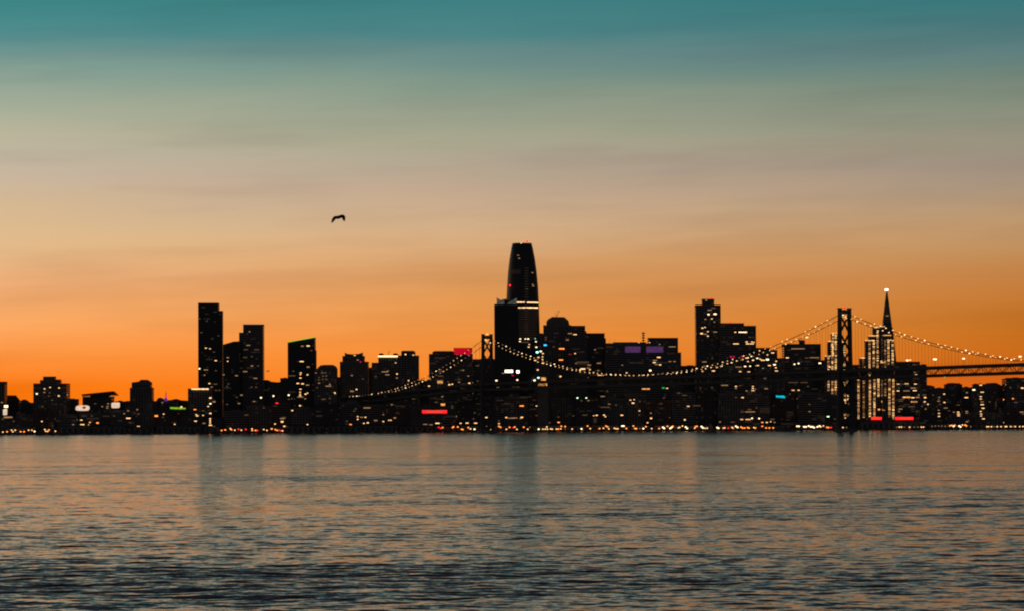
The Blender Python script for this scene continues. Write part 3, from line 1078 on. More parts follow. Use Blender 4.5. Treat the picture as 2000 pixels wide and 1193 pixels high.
CR = {1: (0, 560), 2: (250, 560), 3: (500, 560), 4: (750, 560), 5: (1000, 560), 6: (1250, 560), 7: (1500, 560), 8: (1700, 560)}
SK = 3.977
DEF = {'q': (16, 6), 'd': (16, 6.5), 'D': (16, 7), 'w': (14, 7.5), 'W': (16, 11), 'X': (30, 14), 'o': (14, 7), 'O': (26, 12), 'r': (18, 9), 'R': (18, 6), 'C': (20, 13), 'b': (20, 10),
       'g': (14, 8), 'G': (14, 8), 'm': (12, 8)}
WINS = {
    1: 'W286,828 w346,789 w389,778 D344,817 d385,820 w459,782 w456,844,18,9 d380,845 d405,877 q435,910,20,8 q478,910 D15,895 D840,905 D835,925 D833,938 q770,968 d714,1000 D598,1030,26,7 '
       'w632,1032,22 D568,1067 w640,1068,40,11 o698,1050 w688,1070 w708,1080,22 o758,1054,20,10 w823,1083,22,12 d1010,1052 w1075,1082,28,9 D995,960 D1066,950 d886,1000 w325,1042,12,10 q400,1055,30 q240,1028 d1075,985,20 q1040,975,30 '
       'q60,975 q145,975 d740,905 q655,1000,50,12',
    2: 'W555,633 d570,353 q612,210,30 q675,270 w605,473,18,7 w637,478,16,6 w682,570,20,8 D605,642,34,7 d700,378 q655,400,20,14 d668,503 q600,530,10,9 d683,648 q618,620 w632,748,16,9 D650,775 d683,800 d710,800 '
       'w640,860,22,12 D668,890,24,10 W640,905,18,10 w623,926,16 D735,885 o520,950,20 w530,990 w537,1000,20 w583,995 w525,1040,26 D590,1057,22 w505,1083,40,9 w640,980,20,10 w638,1022,14,12 w638,1038,14,12 w638,1054,14,10 '
       'w640,1072,30,9 D668,1083 o220,1000,26,12 w277,985 d272,1010 w363,1065 w363,1080 R388,982 D775,547,18,8 w775,575,12 D843,687,22,8 D743,680 q760,720 D963,611,20,8 d1010,611 D910,655,34,7 d915,485,34,6 d1000,485,40,6 '
       'd910,545,34,6 D990,707,30,7 d960,777 d995,777 q960,405 q1010,435 d770,770 d780,750 W1033,858,15,13 W1130,845,14,13 D980,887 D862,903,20 d770,910 d845,855 r1157,900,22,9 d1055,937 d920,993,34 w1142,1062 '
       'q480,1027 q560,960 d585,960,22 q825,840',
    3: 'D360,458,22,8 w405,456,30,9 w355,577,38,9 q340,577,50 D405,620,22,10 w348,665,16,8 w345,678,12,8 w400,680,16,8 w345,705,20,8 d430,492 d290,652 w325,747,24,9 w362,750,24,9 D400,760,26,8 w345,792,18,8 w343,815,14,7 w343,830,14,7 '
       'w343,843,20,8 w385,830,18,10 w400,822,14,7 D345,853,50,6 W254,838,15,13 d255,870 d355,922 D490,745 d488,720 d520,665,16,10 d540,665,12,10 d520,690,14,9 d545,690,14,9 d545,715,14,9 d520,715 q520,740 D562,768,46,7 '
       'd525,870,34,8 w612,820,13,10 D745,686 D745,808,28,10 d830,712 w767,530,16,6 D790,565 m812,580 O588,606,22,12 D1000,657,50,7 D1025,650,14,7 D1020,680,34,7 d930,693 w1085,587,12,7 w1097,674,18,10 D1097,705,20,8 w1185,725,12,9 '
       'd775,945 d762,962 q485,965,40 q490,1000,50,12 q440,985 D1055,912 q1110,922,50 q1100,980,40 w790,1005,12,9 w790,1026,14,9 D820,1010,28,6 w850,1010,16,8 w838,1057,14,9 w868,1053,20,9 D930,1035,28,8 o735,1068,18,11 '
       'd705,1040 w1040,1033,32,8 D1078,1015,20,10 D1055,1100,26,8 d1025,1105 w400,1067,15,10 d375,1083 o442,1100 C797,1100,14,13 w148,1062,14,10 D205,1020,40,7 w203,1045,24,14 w220,1080,20,10 w245,1080,18,8 w205,1115,16,10 q620,1105,40 '
       'q75,800,50 q445,800,20 d475,780',
    4: 'd90,587 w228,527 q435,550,90,10 D435,640,20 d440,655,40 W655,525,14,7 w570,525,12,7 d440,690,40,7 O435,735,44,20 D437,745,44,8 D655,690,16 w662,745,20,10 w688,742,18,8 w508,757,20,10 w530,753,16,8 D583,737 d605,783 w350,768,18,10 d725,610,30 d728,728 '
       'w820,735,20,9 w845,745,20,8 W873,725,18,12 D885,778,16,7 W1035,720,16,11 X970,653,76,26 X1040,657,28,26 D925,668,20,7 d1010,775,30,5 d1040,775,26,5 m1000,685,14,7 R1100,797 D453,850 d405,893,22,7 O458,912,34,18 d530,922 d530,938 '
       'd60,912 d230,868,24 w562,1003,14,7 w795,1012,20,10 D85,1015 D45,1035 D60,1100,30 d250,1080 D320,1065,34,6 D365,1068,26,6 w415,1057,40,9 w595,1057,20,7 w645,1055,28,8 w712,1056,30,8 d695,1022,16 d705,975 o1070,922,34,8 '
       'D1185,922 w950,1012,18,9 D990,1017,60,6 w1072,1010,20,9 D790,1078,20,8 D830,1078,30,7 q1085,855,60,10 q955,905,50,12 q1130,853,40 W1170,722,18,14 w1170,738,16,7 d893,1038 w893,1060,16,7 C1175,400,26,14 W1058,402,15,9 '
       'W1056,422,17,9 W1098,402,13,8 W1120,402,18,9 w1128,445,12,7 w1124,465,16,8 W1180,423,14,8 W1183,466,18,9 C1190,505,22,14 d1090,428,70,5 q430,868,60 q740,905,50 q480,1005,40 q150,925,40',
    5: 'W223,498,20,11 w240,515,16,9 w237,540,14,7 w237,560,12,8 b258,450,24,12 w205,545,18,8 w182,568,16,8 w240,590,22,10 w200,642,16,11 C205,703,17,12 C177,725,24,12 W180,740,18,8 o343,787,26,8 w376,693,16,12 o385,478,42,9 o400,480,14,7 '
       'o380,565,34,8 w490,368,34,7 D450,360,34,7 q343,358,40 D430,410,24,7 q430,395,40 d325,463 R450,522,26,7 w490,515,14,8 q310,420,50 q495,480,60 D645,485,14 D675,590,34,7 d550,582,100,6 q550,595,100,12 w550,635,46,12 D580,628,50,7 D600,605,28,8 '
       'w605,640,14,8 w890,665,16,7 q905,568 q800,518,40 W1073,648,20,11 w1140,545,34,9 D1110,568,34,7 w1105,585,28,8 w1150,603,22,8 D1120,600,24,7 O1040,790,64,9 w1080,757,16,9 g1175,782,20,9 w1205,785,18,7 G508,860,15,9 G577,860,13,9 '
       'd540,882 D593,880 q628,880 D720,848,74,7 d740,810 d720,932,84,6 D755,908,20,5 d808,915 w190,922 q265,970,26 d190,996 w75,1012,20,8 D20,1015,46,6 d360,1008 o362,1050,18,9 d293,1052 d565,993,40,6 w658,995,20,9 w635,998,12,6 '
       'w715,993,20,8 w725,1005,14,8 w853,994,24,9 w920,877,14,7 w948,873,12,6 w940,900,24,10 d992,887 w990,960,14,7 d990,992 w1080,1018,18,12 w1053,1052,15,8 q600,960,40 q645,1035,26,40 q1060,900,40 q1160,940,40 q130,853,40 q85,853,60 '
       'd450,630,20 q550,670,70,5 d510,770 q780,740 q1190,835 m832,726,10,6 w985,430,12,5 w1068,430,12,5',
    6: 'W532,213,18,11 W583,210,28,12 D515,105,14,10 D508,250 w558,247,14,7 d570,165,34,7 D540,180,34,6 w485,318,18,9 w505,312,14,7 w527,345,14,7 w478,360,24,12 D505,365,30,7 w527,380,16,8 D585,348,30,7 w740,350,18,7 W798,350,82,7 d853,390 '
       'w745,440,54,7 w828,425,20,8 w835,440,30,8 w868,440,40,7 w870,425,16,7 w885,428,14,6 m705,540,14,10 m728,540,14,9 m795,540,22,9 w825,550,16,8 W865,537,12,8 W912,552,22,8 W878,567,16,8 w838,577,14,8 D788,565,14,10 W712,588,18,9 D755,573 '
       'W990,562,28,14 w955,567,40,8 w990,525,14,7 w1030,510,28,8 w1058,575,14,10 W1045,602,24,11 w1005,608,26,8 w1055,625,20,8 w1060,650,28,7 D955,630,14 w915,608,22,8 W855,613,14,9 W815,615,22,9 w778,655,22,7 w845,657,26,6 D765,620,50,6 '
       'W440,632,15,9 w485,653,13,8 w570,650,28,9 w597,622,18,9 W632,612,20,9 D500,580,34,7 D500,615,24,5 W80,646,20,11 D250,463,58,6 q240,515,60,5 D232,577,22,6 D268,577,20,6 d970,710,26,14 w745,770,18,8 D745,785,16,8 d778,765 w877,770,16,6 '
       'w877,785,18,8 w877,802,28,6 D980,788,28,7 D828,805 w800,857,30,8 d745,857 D1185,798,24,6 d300,822,26 d345,840,40,6 d185,860,16 w375,925,26,6 d440,920,60,6 d795,968,30,6 D855,968,80,7 d850,950,30,8 d905,937 q970,940,84,6 q970,955,84,6 '
       'q970,970,84,6 w790,1027,28,6 w840,1027,50,6 W870,1018,13,12 W925,1020,14,12 w985,1050,18,8 w1015,1045,12,7 D1045,1050 o950,1050,16,8 d720,1048,34,6 d165,905 d165,940 q65,940 q1160,970,40 q1150,1030,30 q300,920 d560,780 q510,790 q950,415 q640,425',
    7: 'D232,478,110,7 D360,547,76,6 d300,550,30 w150,548,28,9 W205,598,16,10 W238,592,16,11 W403,590,24,11 W672,580,30,12 w638,592,20,10 D955,632,88,8 D1140,660,16,7 w1150,680,20,8 d195,740,80,5 d280,740,60,5 w195,800,26,7 '
       'w238,800,18,7 d320,908 D323,966 G467,1005,22,9 d520,1023 O885,888,46,14 o862,950,16,10 D898,955,20,8 D885,842,50,9 w1075,750,36,6 w1010,752,28,6 w1145,752,26,7 d1040,752,90,4 w1010,805,24,7 D1075,805,50,6 w1140,803,36,7 '
       'O1075,855,66,10 w1060,855,20,7 w1125,858,30,8 O1135,890,52,9 d1030,885,36,6 d1040,872,40,6 D1018,965 d150,660 d300,665,60,5 q450,770,20 d310,770 q1050,920,60 q230,930,60,30 w480,620,14,10',
    8: 'w425,857,22,10 w422,890,18,8 d400,925 D530,885,20 d530,870,16 D530,955 w533,980,18,6 w533,1003,20,7 w573,830,16,8 w575,895,18,8 D585,938,30,6 w745,857,34,8 W803,797,26,11 w857,760,24,8 w868,815,32,6 w857,850,18,7 w857,868,18,6 '
       'D868,890,24,6 w868,912,32,7 w875,940,26,8 w857,965,16,7 w860,985,20,6 w860,1000,16,6 w878,1022,26,7 w682,970,22,7 w684,985,26,7 w685,998,24,6 d683,915,24 D648,970 D748,965,20,8 D748,978,20,5 D750,1045,18,8 R1035,797,40,8 '
       'o1035,873,30,9 o1107,865,14,7 D1050,755,20 w980,743,18,7 w1180,783,26,10 D1175,970,30,8 d1130,895,30,7 d223,965 D350,660 w1050,757,22,7 q975,910,14,50 q1155,770 d610,960 q490,770 d540,910 d1190,985,30,8',
}
n_lit = 0
for ci, txt in WINS.items():
    ox, oy = CR[ci]
    for tok in txt.split():
        key = tok[0]
        v = [float(q) for q in tok[1:].split(',')]
        dw, dh = DEF[key]
        w = v[2] if len(v) > 2 else dw
        h = v[3] if len(v) > 3 else dh
        sh = .8 if key in 'WXwCG' else .95
        lit(ox + v[0] / SK, oy + v[1] / SK, w / SK * sh, h / SK * sh, key)

# vertical rows of edge lamps on the stepped slabs
strips = [
    (1627, 652, 697, 1), (1632.3, 653, 724, 1), (1625.5, 668, 724, 1), (1618, 697, 722, 1), (1632.3, 741, 769, 1), (1625.8, 741, 769, 1), (1618.3, 744, 762, 1),
    (1649.5, 668, 700, 1), (1649, 706, 723, 1), (1649, 746, 753, 1), (1655, 742, 750, 1), (1650.5, 769, 790, 1), (1656.5, 771, 789, 1), (1650.5, 807, 817, 1), (1656.5, 809, 816, 0),
    (1686, 701, 721, 0), (1676.8, 741, 817, 1), (1687, 741, 815, 0), (1698.3, 665, 721, 1), (1698.5, 727, 734, 1), (1699, 741, 812, 1), (1706.6, 665, 716, 1), (1708, 741, 812, 1),
    (1713.8, 645, 720, 1), (1715.6, 740, 776, 1), (1728.8, 664, 716, 0), (1735.3, 665, 712, 1), (1743.5, 664, 712, 1), (1737.2, 738, 815, 1), (1744.7, 738, 818, 1), (1729, 741, 772, 0), (1722.5, 750, 768, 0),
]
for (x, y0, y1, br) in strips:
    r = hit(x, (y0 + y1) / 2)
    if r is None:
        continue
    B = r[0]
    m2 = MB()
    y = y0
    while y < y1:
        p = at(x, y, r[1].y - .5)
        lw = rnd.uniform(.8, 1.7) if br else rnd.uniform(.45, 1.1)
        q_ = rnd.random() + (.0 if br else .3)
        mi = 1 if q_ < .28 else 0 if q_ < .62 else 2
        if q_ > 1.15:
            y += 2.15
            continue
        for s in (-1, 1):
            m2.obox(p + Vector((s * .95, 0, 0)), Vector((1, 0, 0)), Vector((0, 1, 0)), Vector((0, 0, 1)), lw * .34, .3, rnd.uniform(.4, .6), mi)
        y += 2.15
    tag(m2.build('edge_lamp_row', [EM['e'], EM['h'], EM['f']], B.root), kind='stuff')
for (x0, x1, y) in ((1624, 1637, 649.7), (1618, 1628, 665.5), (1612.5, 1623, 694.5), (1644, 1653, 667), (1680, 1692, 698.3), (1690.5, 1709, 664), (1698, 1715, 655), (1705, 1718, 638.8), (1713, 1729, 637),
                    (1725, 1740, 654), (1733, 1742, 663), (1720, 1726, 704.5), (1721, 1727, 707)):
    r = hit((x0 + x1) / 2, y + 1.5)
    if r is None:
        continue
    m2 = MB()
    x = x0
    while x < x1:
        p = at(x, y, r[1].y - .5)
        m2.obox(p, Vector((1, 0, 0)), Vector((0, 1, 0)), Vector((0, 0, 1)), rnd.uniform(.5, 1.1), .3, rnd.uniform(.4, .75))
        x += 2.4
    tag(m2.build('edge_lamp_row', EM['e'], r[0].root), kind='stuff')

for B in {id(t[0]): t[0] for t in TIERS}.values():
    if B.lit.v:
        tag(B.lit.build('faint_window', EMATS, B.root), kind='stuff')

# ------------------------------------------------------------------ suspension bridge
T1 = Vector((at(1650.3, 700, 3812).x, 3812, 0))
T2 = Vector((at(951.5, 700, 4800).x, 4800, 0))
U = (T2 - T1)
SPAN = U.length
U.normalize()
NV = Vector((U.y, -U.x, 0))            # across the deck, pointing right and away
if NV.x < 0:
    NV = -NV
HALF = 7.4
Z3 = Vector((0, 0, 1))
bridge = thing('suspension_bridge', 'two-tower suspension bridge with lamp-strung cables crossing in front of the town', 'bridge', (T1.x, T1.y, 0))


def bp(s, side=0.0, z=0.0):
    return Vector((T1.x, T1.y, z)) + U * s + NV * side


def deck_z(s):
    if s <= SPAN:
        return 81.0
    return 81 - 18 * min(1, (s - SPAN) / 594) ** 1.2


S_R, S_L = -395.0, SPAN + 594
CAP = 154.0


def cable_z(s):
    if s < 0:
        t = -s / 395
        return CAP + (84 - CAP) * t - 4 * 8.5 * t * (1 - t)
    if s <= SPAN:
        return 84 + (CAP - 84) * ((s - SPAN / 2) / (SPAN / 2)) ** 2
    t = (s - SPAN) / 594
    return CAP + (66 - CAP) * t - 4 * 25 * t * (1 - t)


def tower(s, label):
    te = bpy.data.objects.new('bridge_tower', None)
    COL.objects.link(te)
    te.parent = bridge
    te.location = bp(s) - bridge.location
    te['label'] = label
    ztop = 161.5
    for side in (-1, 1):
        m2 = MB()
        zs = [0, 40, 84, 125, ztop]
        off = [10.2, 9.2, 8.3, 7.7, 7.3]
        hw = [2.8, 2.5, 2.3, 2.15, 2.0]
        ring = []
        for z, o_, h in zip(zs, off, hw):
            c = bp(s, side * o_, z)
            ring.append([c - NV * h - U * 2.2, c + NV * h - U * 2.2, c + NV * h + U * 2.2, c - NV * h + U * 2.2])
        for a, b in zip(ring, ring[1:]):
            for k in range(4):
                j = (k + 1) % 4
                m2.quad([a[k], a[j], b[j], b[k]])
        m2.quad(ring[-1])
        m2.build('leg', STEEL, te)
        m2 = MB()
        m2.obox(bp(s, side * 7.3, ztop + .6), U, NV, Z3, 2.4, 2.5, .6)
        m2.build('cable_saddle', STEEL, te)

    def off_at(z):
        return float(np.interp(z, [0, 40, 84, 125, 161.5], [10.2, 9.2, 8.3, 7.7, 7.3]))
    lv = [154.5, 130.5, 106.5, 86.5]
    lv2 = [69, 46, 24, 6]
    for lst in (lv, lv2):
        for a, b in zip(lst, lst[1:]):
            for sgn in (-1, 1):
                m2 = MB()
                m2.beam(bp(s + .3 * sgn, -sgn * (off_at(a) - .6), a), bp(s + .3 * sgn, sgn * (off_at(b) - .6), b), 2.0, 2.1)
                m2.build('cross_brace', STEEL, te)
    for z, h in ((157.5, 2.8), (69.5, 1.6), (46, .9), (84, 1.5)):
        m2 = MB()
        m2.obox(bp(s, 0, z), NV, U, Z3, off_at(z), 1.6, h)
        m2.build('portal_strut', STEEL, te)
    m2 = MB()
    m2.obox(bp(s, 0, 1.2), NV, U, Z3, 13.5, 7, 3.4)
    m2.build('pier_block', CONC, te)
    m2 = MB()
    q = bp(s, 0, 162.6)
    m2.ball(q, 1.5 if s < 10 else 1.3, sc=(1.5, 1.5, .8))
    m2.build('beacon', EM['r'] if s < 10 else EM['w'], te, True)
    m2 = MB()
    m2.box(q.x - .3, q.x + .3, q.y - .3, q.y + .3, 160, 162)
    m2.build('beacon_post', STEEL, te)
    for k in range(3):
        m2 = MB()
        m2.ball(bp(s, -3 + 2.6 * k, 152.8 - 1.7 * k) - U * 0 + Vector((0, -3.4, 0)), .9)
        m2.build('work_lamp', EM['w' if k else 'W'], te, True)
    return te


tower(0, 'near tower at the right with open cross bracing and a red light')
tower(SPAN, 'far tower near the round-topped skyscraper')

STEP = SPAN / 75
lamp_mesh = {}
for k, (key, r) in {'a': ('W', .85), 'b': ('w', .8), 'c': ('w', .55), 'd': ('D', .75)}.items():
    m2 = MB()
    m2.ball((0, 0, 0), r, sc=(1.25, 1.25, .9))
    lamp_mesh[k] = m2.mesh('cable_lamp', EM[key])
    lamp_mesh[k].shade_smooth()
m2 = MB()
m2.tube([(0, 0, 0), (0, 0, 1)], .13, 5)
susp_mesh = m2.mesh('suspender', STEEL)
for side in (-1, 1):
    ss = [S_R + (0 - S_R) * i / 40 for i in range(40)] + [SPAN * i / 90 for i in range(90)] + [SPAN + 594 * i / 50 for i in range(51)]
    m2 = MB()
    m2.tube([bp(s, side * 7.3, cable_z(s)) for s in ss], .42, 6)
    cb = m2.build('main_cable', STEEL, bridge)
    inv = world_of(cb).inverted()
    n0 = int(395 / STEP)
    n1 = 75 + int(594 / STEP)
    for i in range(-n0, n1):
        if i in (0, 75):
            continue
        s = i * STEP
        z0, z1 = deck_z(s) - 1, cable_z(s)
        if z1 - z0 > 1.5:
            o = bpy.data.objects.new('suspender', susp_mesh)
            COL.objects.link(o)
            o.parent = cb
            o.location = inv @ bp(s, side * 7.3, z0)
            o.scale = (1, 1, z1 - z0)
        r = rnd.random()
        far = s > 0
        k = ('a' if r < .16 else 'b' if r < .45 else 'c' if r < .78 else 'd')
        if side > 0 and s < 0:
            k = 'b' if r < .6 else 'a'
        if r > .97:
            continue
        o = bpy.data.objects.new('cable_lamp', lamp_mesh[k])
        COL.objects.link(o)
        o.parent = cb
        o.location = inv @ bp(s + rnd.uniform(-2, 2), side * 7.3, z1 + .8 + rnd.uniform(-.3, .5))

# two-level truss deck
deck = bpy.data.objects.new('truss_deck', None)
COL.objects.link(deck)
deck.parent = bridge
S_END = -1150.0
TH = 10.5
pts = list(np.arange(S_END, S_L + 1, 2 * STEP)) + [S_L]
for nm, dz, hh, wd in (('top_roadway', -.9, 1.0, 8.2), ('bottom_roadway', -TH, 1.0, 8.0)):
    m2 = MB()
    for a, b in zip(pts, pts[1:]):
        m2.beam(bp(a, 0, deck_z(a) + dz), bp(b, 0, deck_z(b) + dz), wd * 2, hh)
    m2.build(nm, CONC, deck)
for side in (-1, 1):
    for nm, dz, hh in (('top_chord', -.9, 3.9), ('bottom_chord', -TH - .1, 3.6)):
        m2 = MB()
        for a, b in zip(pts, pts[1:]):
            m2.beam(bp(a, side * 8.6, deck_z(a) + dz), bp(b, side * 8.6, deck_z(b) + dz), .9, hh)
        m2.build(nm, STEEL, deck)
far_web = MB()
i0, i1 = int(S_END / STEP), int(S_L / STEP)
for side in (-1, 1):
    for i in range(i0, i1):
        s = i * STEP
        zt, zt2 = deck_z(s) - .8, deck_z(s + STEP) - .8
        zb, zb2 = zt - TH + .8, zt2 - TH + .8
        near = -470 < s < -40
        tgt = MB() if near else far_web
        tgt.beam(bp(s, side * 8.6, zt), bp(s, side * 8.6, zb), .5, .5)
        if near:
            tgt.build('truss_post', STEEL, deck)
            tgt = MB()
        if i % 2:
            tgt.beam(bp(s, side * 8.6, zb), bp(s + STEP, side * 8.6, zt2), .7, .7)
        else:
            tgt.beam(bp(s, side * 8.6, zt), bp(s + STEP, side * 8.6, zb2), .7, .7)
        if near:
            tgt.build('truss_diagonal', STEEL, deck)
tag(far_web.build('truss_web', STEEL, deck), kind='stuff')
# anchorage on the shore, centre anchorage beyond the right edge, and piers
m2 = MB()
m2.obox(bp(S_L + 20, 0, 32), U, NV, Z3, 22, 13, 33)
m2.build('shore_anchorage', CONC, bridge)
m2 = MB()
m2.obox(bp(S_R - 75, 0, 34), U, NV, Z3, 22, 14, 36)
m2.build('centre_anchorage', CONC, bridge)
for s in (-560, -720, -880, -1040, -1140):
    m2 = MB()
    for side in (-6, 6):
        m2.beam(bp(s, side, -1), bp(s, side, 70), 4, 4)
    m2.obox(bp(s, 0, 68), NV, U, Z3, 9.5, 2, 1.4)
    m2.build('viaduct_pier', CONC, bridge)


# road lamps standing on the deck
def deck_lamp(px, py, label, key='W', r=1.3):
    # where along the bridge the pixel's vertical plane meets the near kerb
    d = ray(px, py)
    best = min(np.arange(-460, SPAN, 1.0), key=lambda s: abs(bp(s, -6.8).x / bp(s, -6.8).y - d.x / d.y))
    q = at(px, py, bp(best, -6.8).y)
    t = thing('street_lamp', label, 'street lamp', (q.x, q.y, deck_z(best)), 'road lamps on the bridge deck')
    m = MB()
    m.tube([(q.x, q.y, deck_z(best)), (q.x, q.y, q.z + .2)], .16, 6)
    m.build('pole', POLE, t)
    m = MB()
    m.ball(q, r, sc=(1.9, 1.2, .85))
    m.build('lamp_head', EM[key], t, True)


for i, (x, y, lab, k, r) in enumerate([
    (1772, 703, 'bright lamp on the bridge deck above the flat warm-windowed office block', 'W', 1.0),
    (1777.5, 702.3, 'smaller lamp close beside the bright one above the flat office roof', 'w', .9),
    (1826, 700.8, 'brightest lamp standing clear in the gap under the right cable', 'W', 1.3),
    (1882, 699.5, 'bright deck lamp right under the cable, between two dimmer cable lamps', 'W', 1.0),
    (1944.5, 697, 'faint orange deck lamp above the cable near the right edge', 'o', .6),
    (1992.5, 695.6, 'bright deck lamp above the cable end at the right edge', 'W', 1.0),
]):
    deck_lamp(x, y, lab, k, r)
for i, (x, y, k) in enumerate([(1845, 735.6, 'g'), (1869, 737.2, 'D')]):
    m2 = MB()
    q = at(x, y, 3590)
    m2.ball(q, .8)
    m2.build('navigation_lamp', EM[k], bridge, True)

# ------------------------------------------------------------------ street lamps along the seawall
LAMPS = {
    1: 'w22,1125 o55,1122 w90,1110 w118,1110 w100,1122 o160,1122 o187,1122 w222,1110 o248,1110 W268,1120 w348,1105 w355,1118 o380,1108 w370,1120 w430,1118',
    2: 'o727,1112 o755,1108 w795,1098 o803,1106 w830,1110 r858,1103 w880,1110 r915,1104 w963,1100 o965,1112 o990,1112 w1055,1105 w1080,1112 o1118,1100 o1145,1108 r1180,1112',
    3: 'r10,1112 w62,1105 w85,1112 o120,1100 o150,1106 o165,1112',
    4: 'r425,1088 r440,1096 o455,1090 o533,1090 o540,1084 o573,1085 o603,1103 o612,1112 o655,1090 w672,1100 W703,1103 w833,1120 o905,1087 o893,1080 w950,1103 o975,1088 o1015,1086 w1033,1103 o1085,1087 w1118,1103 D1132,1088',
    5: 'r12,1090 o22,1085 w38,1105 o92,1087 w122,1103 D138,1088 W207,1103 w270,1085 w300,1100 w312,1106 w240,1112 w258,1114 w275,1113 w345,1102 o360,1106 w380,1100 o383,1080 o413,1082 D413,1103 w467,1102 W540,1100 o587,1078 w608,1098 o680,1098 '
       'w710,1095 o730,1078 o742,1084 w752,1100 w795,1095 w808,1100 w822,1100 W855,1078 W868,1078 o888,1097 o943,1078 w955,1097 o966,1100 D993,1108 W1020,1100 o1040,1083 w1085,1100 o1143,1098 W1178,1093',
    6: 'w93,1100 W178,1088 W188,1096 o213,1080 W235,1096 W246,1088 o255,1080 w298,1092 w308,1088 w330,1078 W355,1086 W366,1096 w425,1094 o432,1082 o442,1080 W478,1082 W488,1092 w505,1102 w522,1103 W600,1090 W610,1096 o648,1094 w658,1092 '
       'r685,1097 w715,1088 o722,1096 W745,1080 W758,1088 o785,1086 o796,1094 o812,1097 o836,1090 o846,1094 w885,1090 o896,1096 o950,1080 o980,1095 o1005,1096 o1035,1096',
    7: 'W226,1080 W240,1080 W280,1084 W295,1084 W316,1078 W332,1084 W346,1084 W358,1090 W384,1084 W400,1078 w410,1084 w430,1077 o458,1088 o470,1094 r490,1096 D545,1097 w582,1096 D610,1097 D640,1097 D1000,1098 '
       'w1020,1086 w1036,1086 D1058,1090 w1100,1088 D1135,1090 D1165,1098',
    8: 'w396,1088 w412,1088 D480,1080 D505,1078 D530,1078 D555,1078 D580,1080 o618,1076 w632,1073 W646,1080 o655,1072 W690,1078 W700,1084 w715,1070 o735,1070 o745,1076 D780,1090 w905,1087 w918,1086 w940,1087 D960,1088 w985,1088 '
       'w1015,1088 w1048,1087 w1058,1087 w1090,1087 D1108,1088 w1125,1087 w1160,1087 w1185,1087',
}
zones = [(0, 150, 'by the left edge of the shore'), (150, 470, 'below the tallest left tower'), (470, 600, 'below the slanted green-edged tower'), (600, 880, 'under the long red sign'),
         (880, 965, 'left of the far bridge tower foot'), (965, 1040, 'below the round-topped skyscraper'), (1040, 1120, 'below the octagonal crown tower'), (1120, 1200, 'below the step-down office tower'),
         (1200, 1300, 'below the violet panels'), (1300, 1380, 'left below the boxy-headed tower'), (1380, 1450, 'below the tower with red roof lights'),
         (1450, 1530, 'below and left of the teal sign'), (1530, 1640, 'left of the near bridge tower foot'), (1640, 1800, 'under the two red roof signs'), (1800, 1905, 'below the low flats at right'),
         (1905, 2010, 'at the right end of the shore')]
allL = []
for ci, txt in LAMPS.items():
    ox, oy = CR[ci]
    for tok in txt.split():
        v = [float(q) for q in tok[1:].split(',')]
        allL.append((ox + v[0] / SK, oy + v[1] / SK, tok[0]))
allL.sort()
keep = []
for l in allL:
    if all(abs(l[0] - k[0]) > .8 or abs(l[1] - k[1]) > 1.2 for k in keep[-4:]):
        keep.append(l)


def ordinal(n):
    return {1: 'first', 2: 'second', 3: 'third'}.get(n, '%d%s' % (n, 'th' if 10 < n % 100 < 14 else {1: 'st', 2: 'nd', 3: 'rd'}.get(n % 10, 'th')))


headm, polem = {}, None
cname = {'W': 'bright white', 'w': 'warm white', 'o': 'orange', 'r': 'red', 'D': 'dim yellowish'}
hr = {'W': 1.3, 'w': 1.1, 'o': 1.25, 'r': 1.2, 'D': .9}
for k in 'WworD':
    m2 = MB()
    m2.ball((0, 0, 0), hr[k], sc=(1.25, 1, .95))
    headm[k] = m2.mesh('lamp_head', EM[k])
    headm[k].shade_smooth()
m2 = MB()
m2.tube([(0, 0, 0), (0, 0, .9), (0, 0, 1)], [.2, .13, .12], 6)
polem = m2.mesh('pole', POLE)
cnt = {}
for j, (x, y, k) in enumerate(keep):
    Y = SHORE + 2.2 + (j % 3) * 3.1
    q = at(x, y, Y)
    if q.z < GZ + 2.2:
        q.z = GZ + 2.2
    zl = next((z[2] for z in zones if z[0] <= x < z[1]), 'on the shore')
    cnt[(zl, k)] = cnt.get((zl, k), 0) + 1
    t = thing('street_lamp', '%s %s shore lamp from the left %s' % (ordinal(cnt[(zl, k)]), cname[k], zl), 'street lamp', (q.x, q.y, GZ), 'street lamps along the waterfront')
    o = bpy.data.objects.new('pole', polem)
    COL.objects.link(o)
    o.parent = t
    o.scale = (1, 1, max(.5, q.z - GZ - .6))
    o = bpy.data.objects.new('lamp_head', headm[k])
    COL.objects.link(o)
    o.parent = t
    o.location = (0, 0, q.z - GZ)

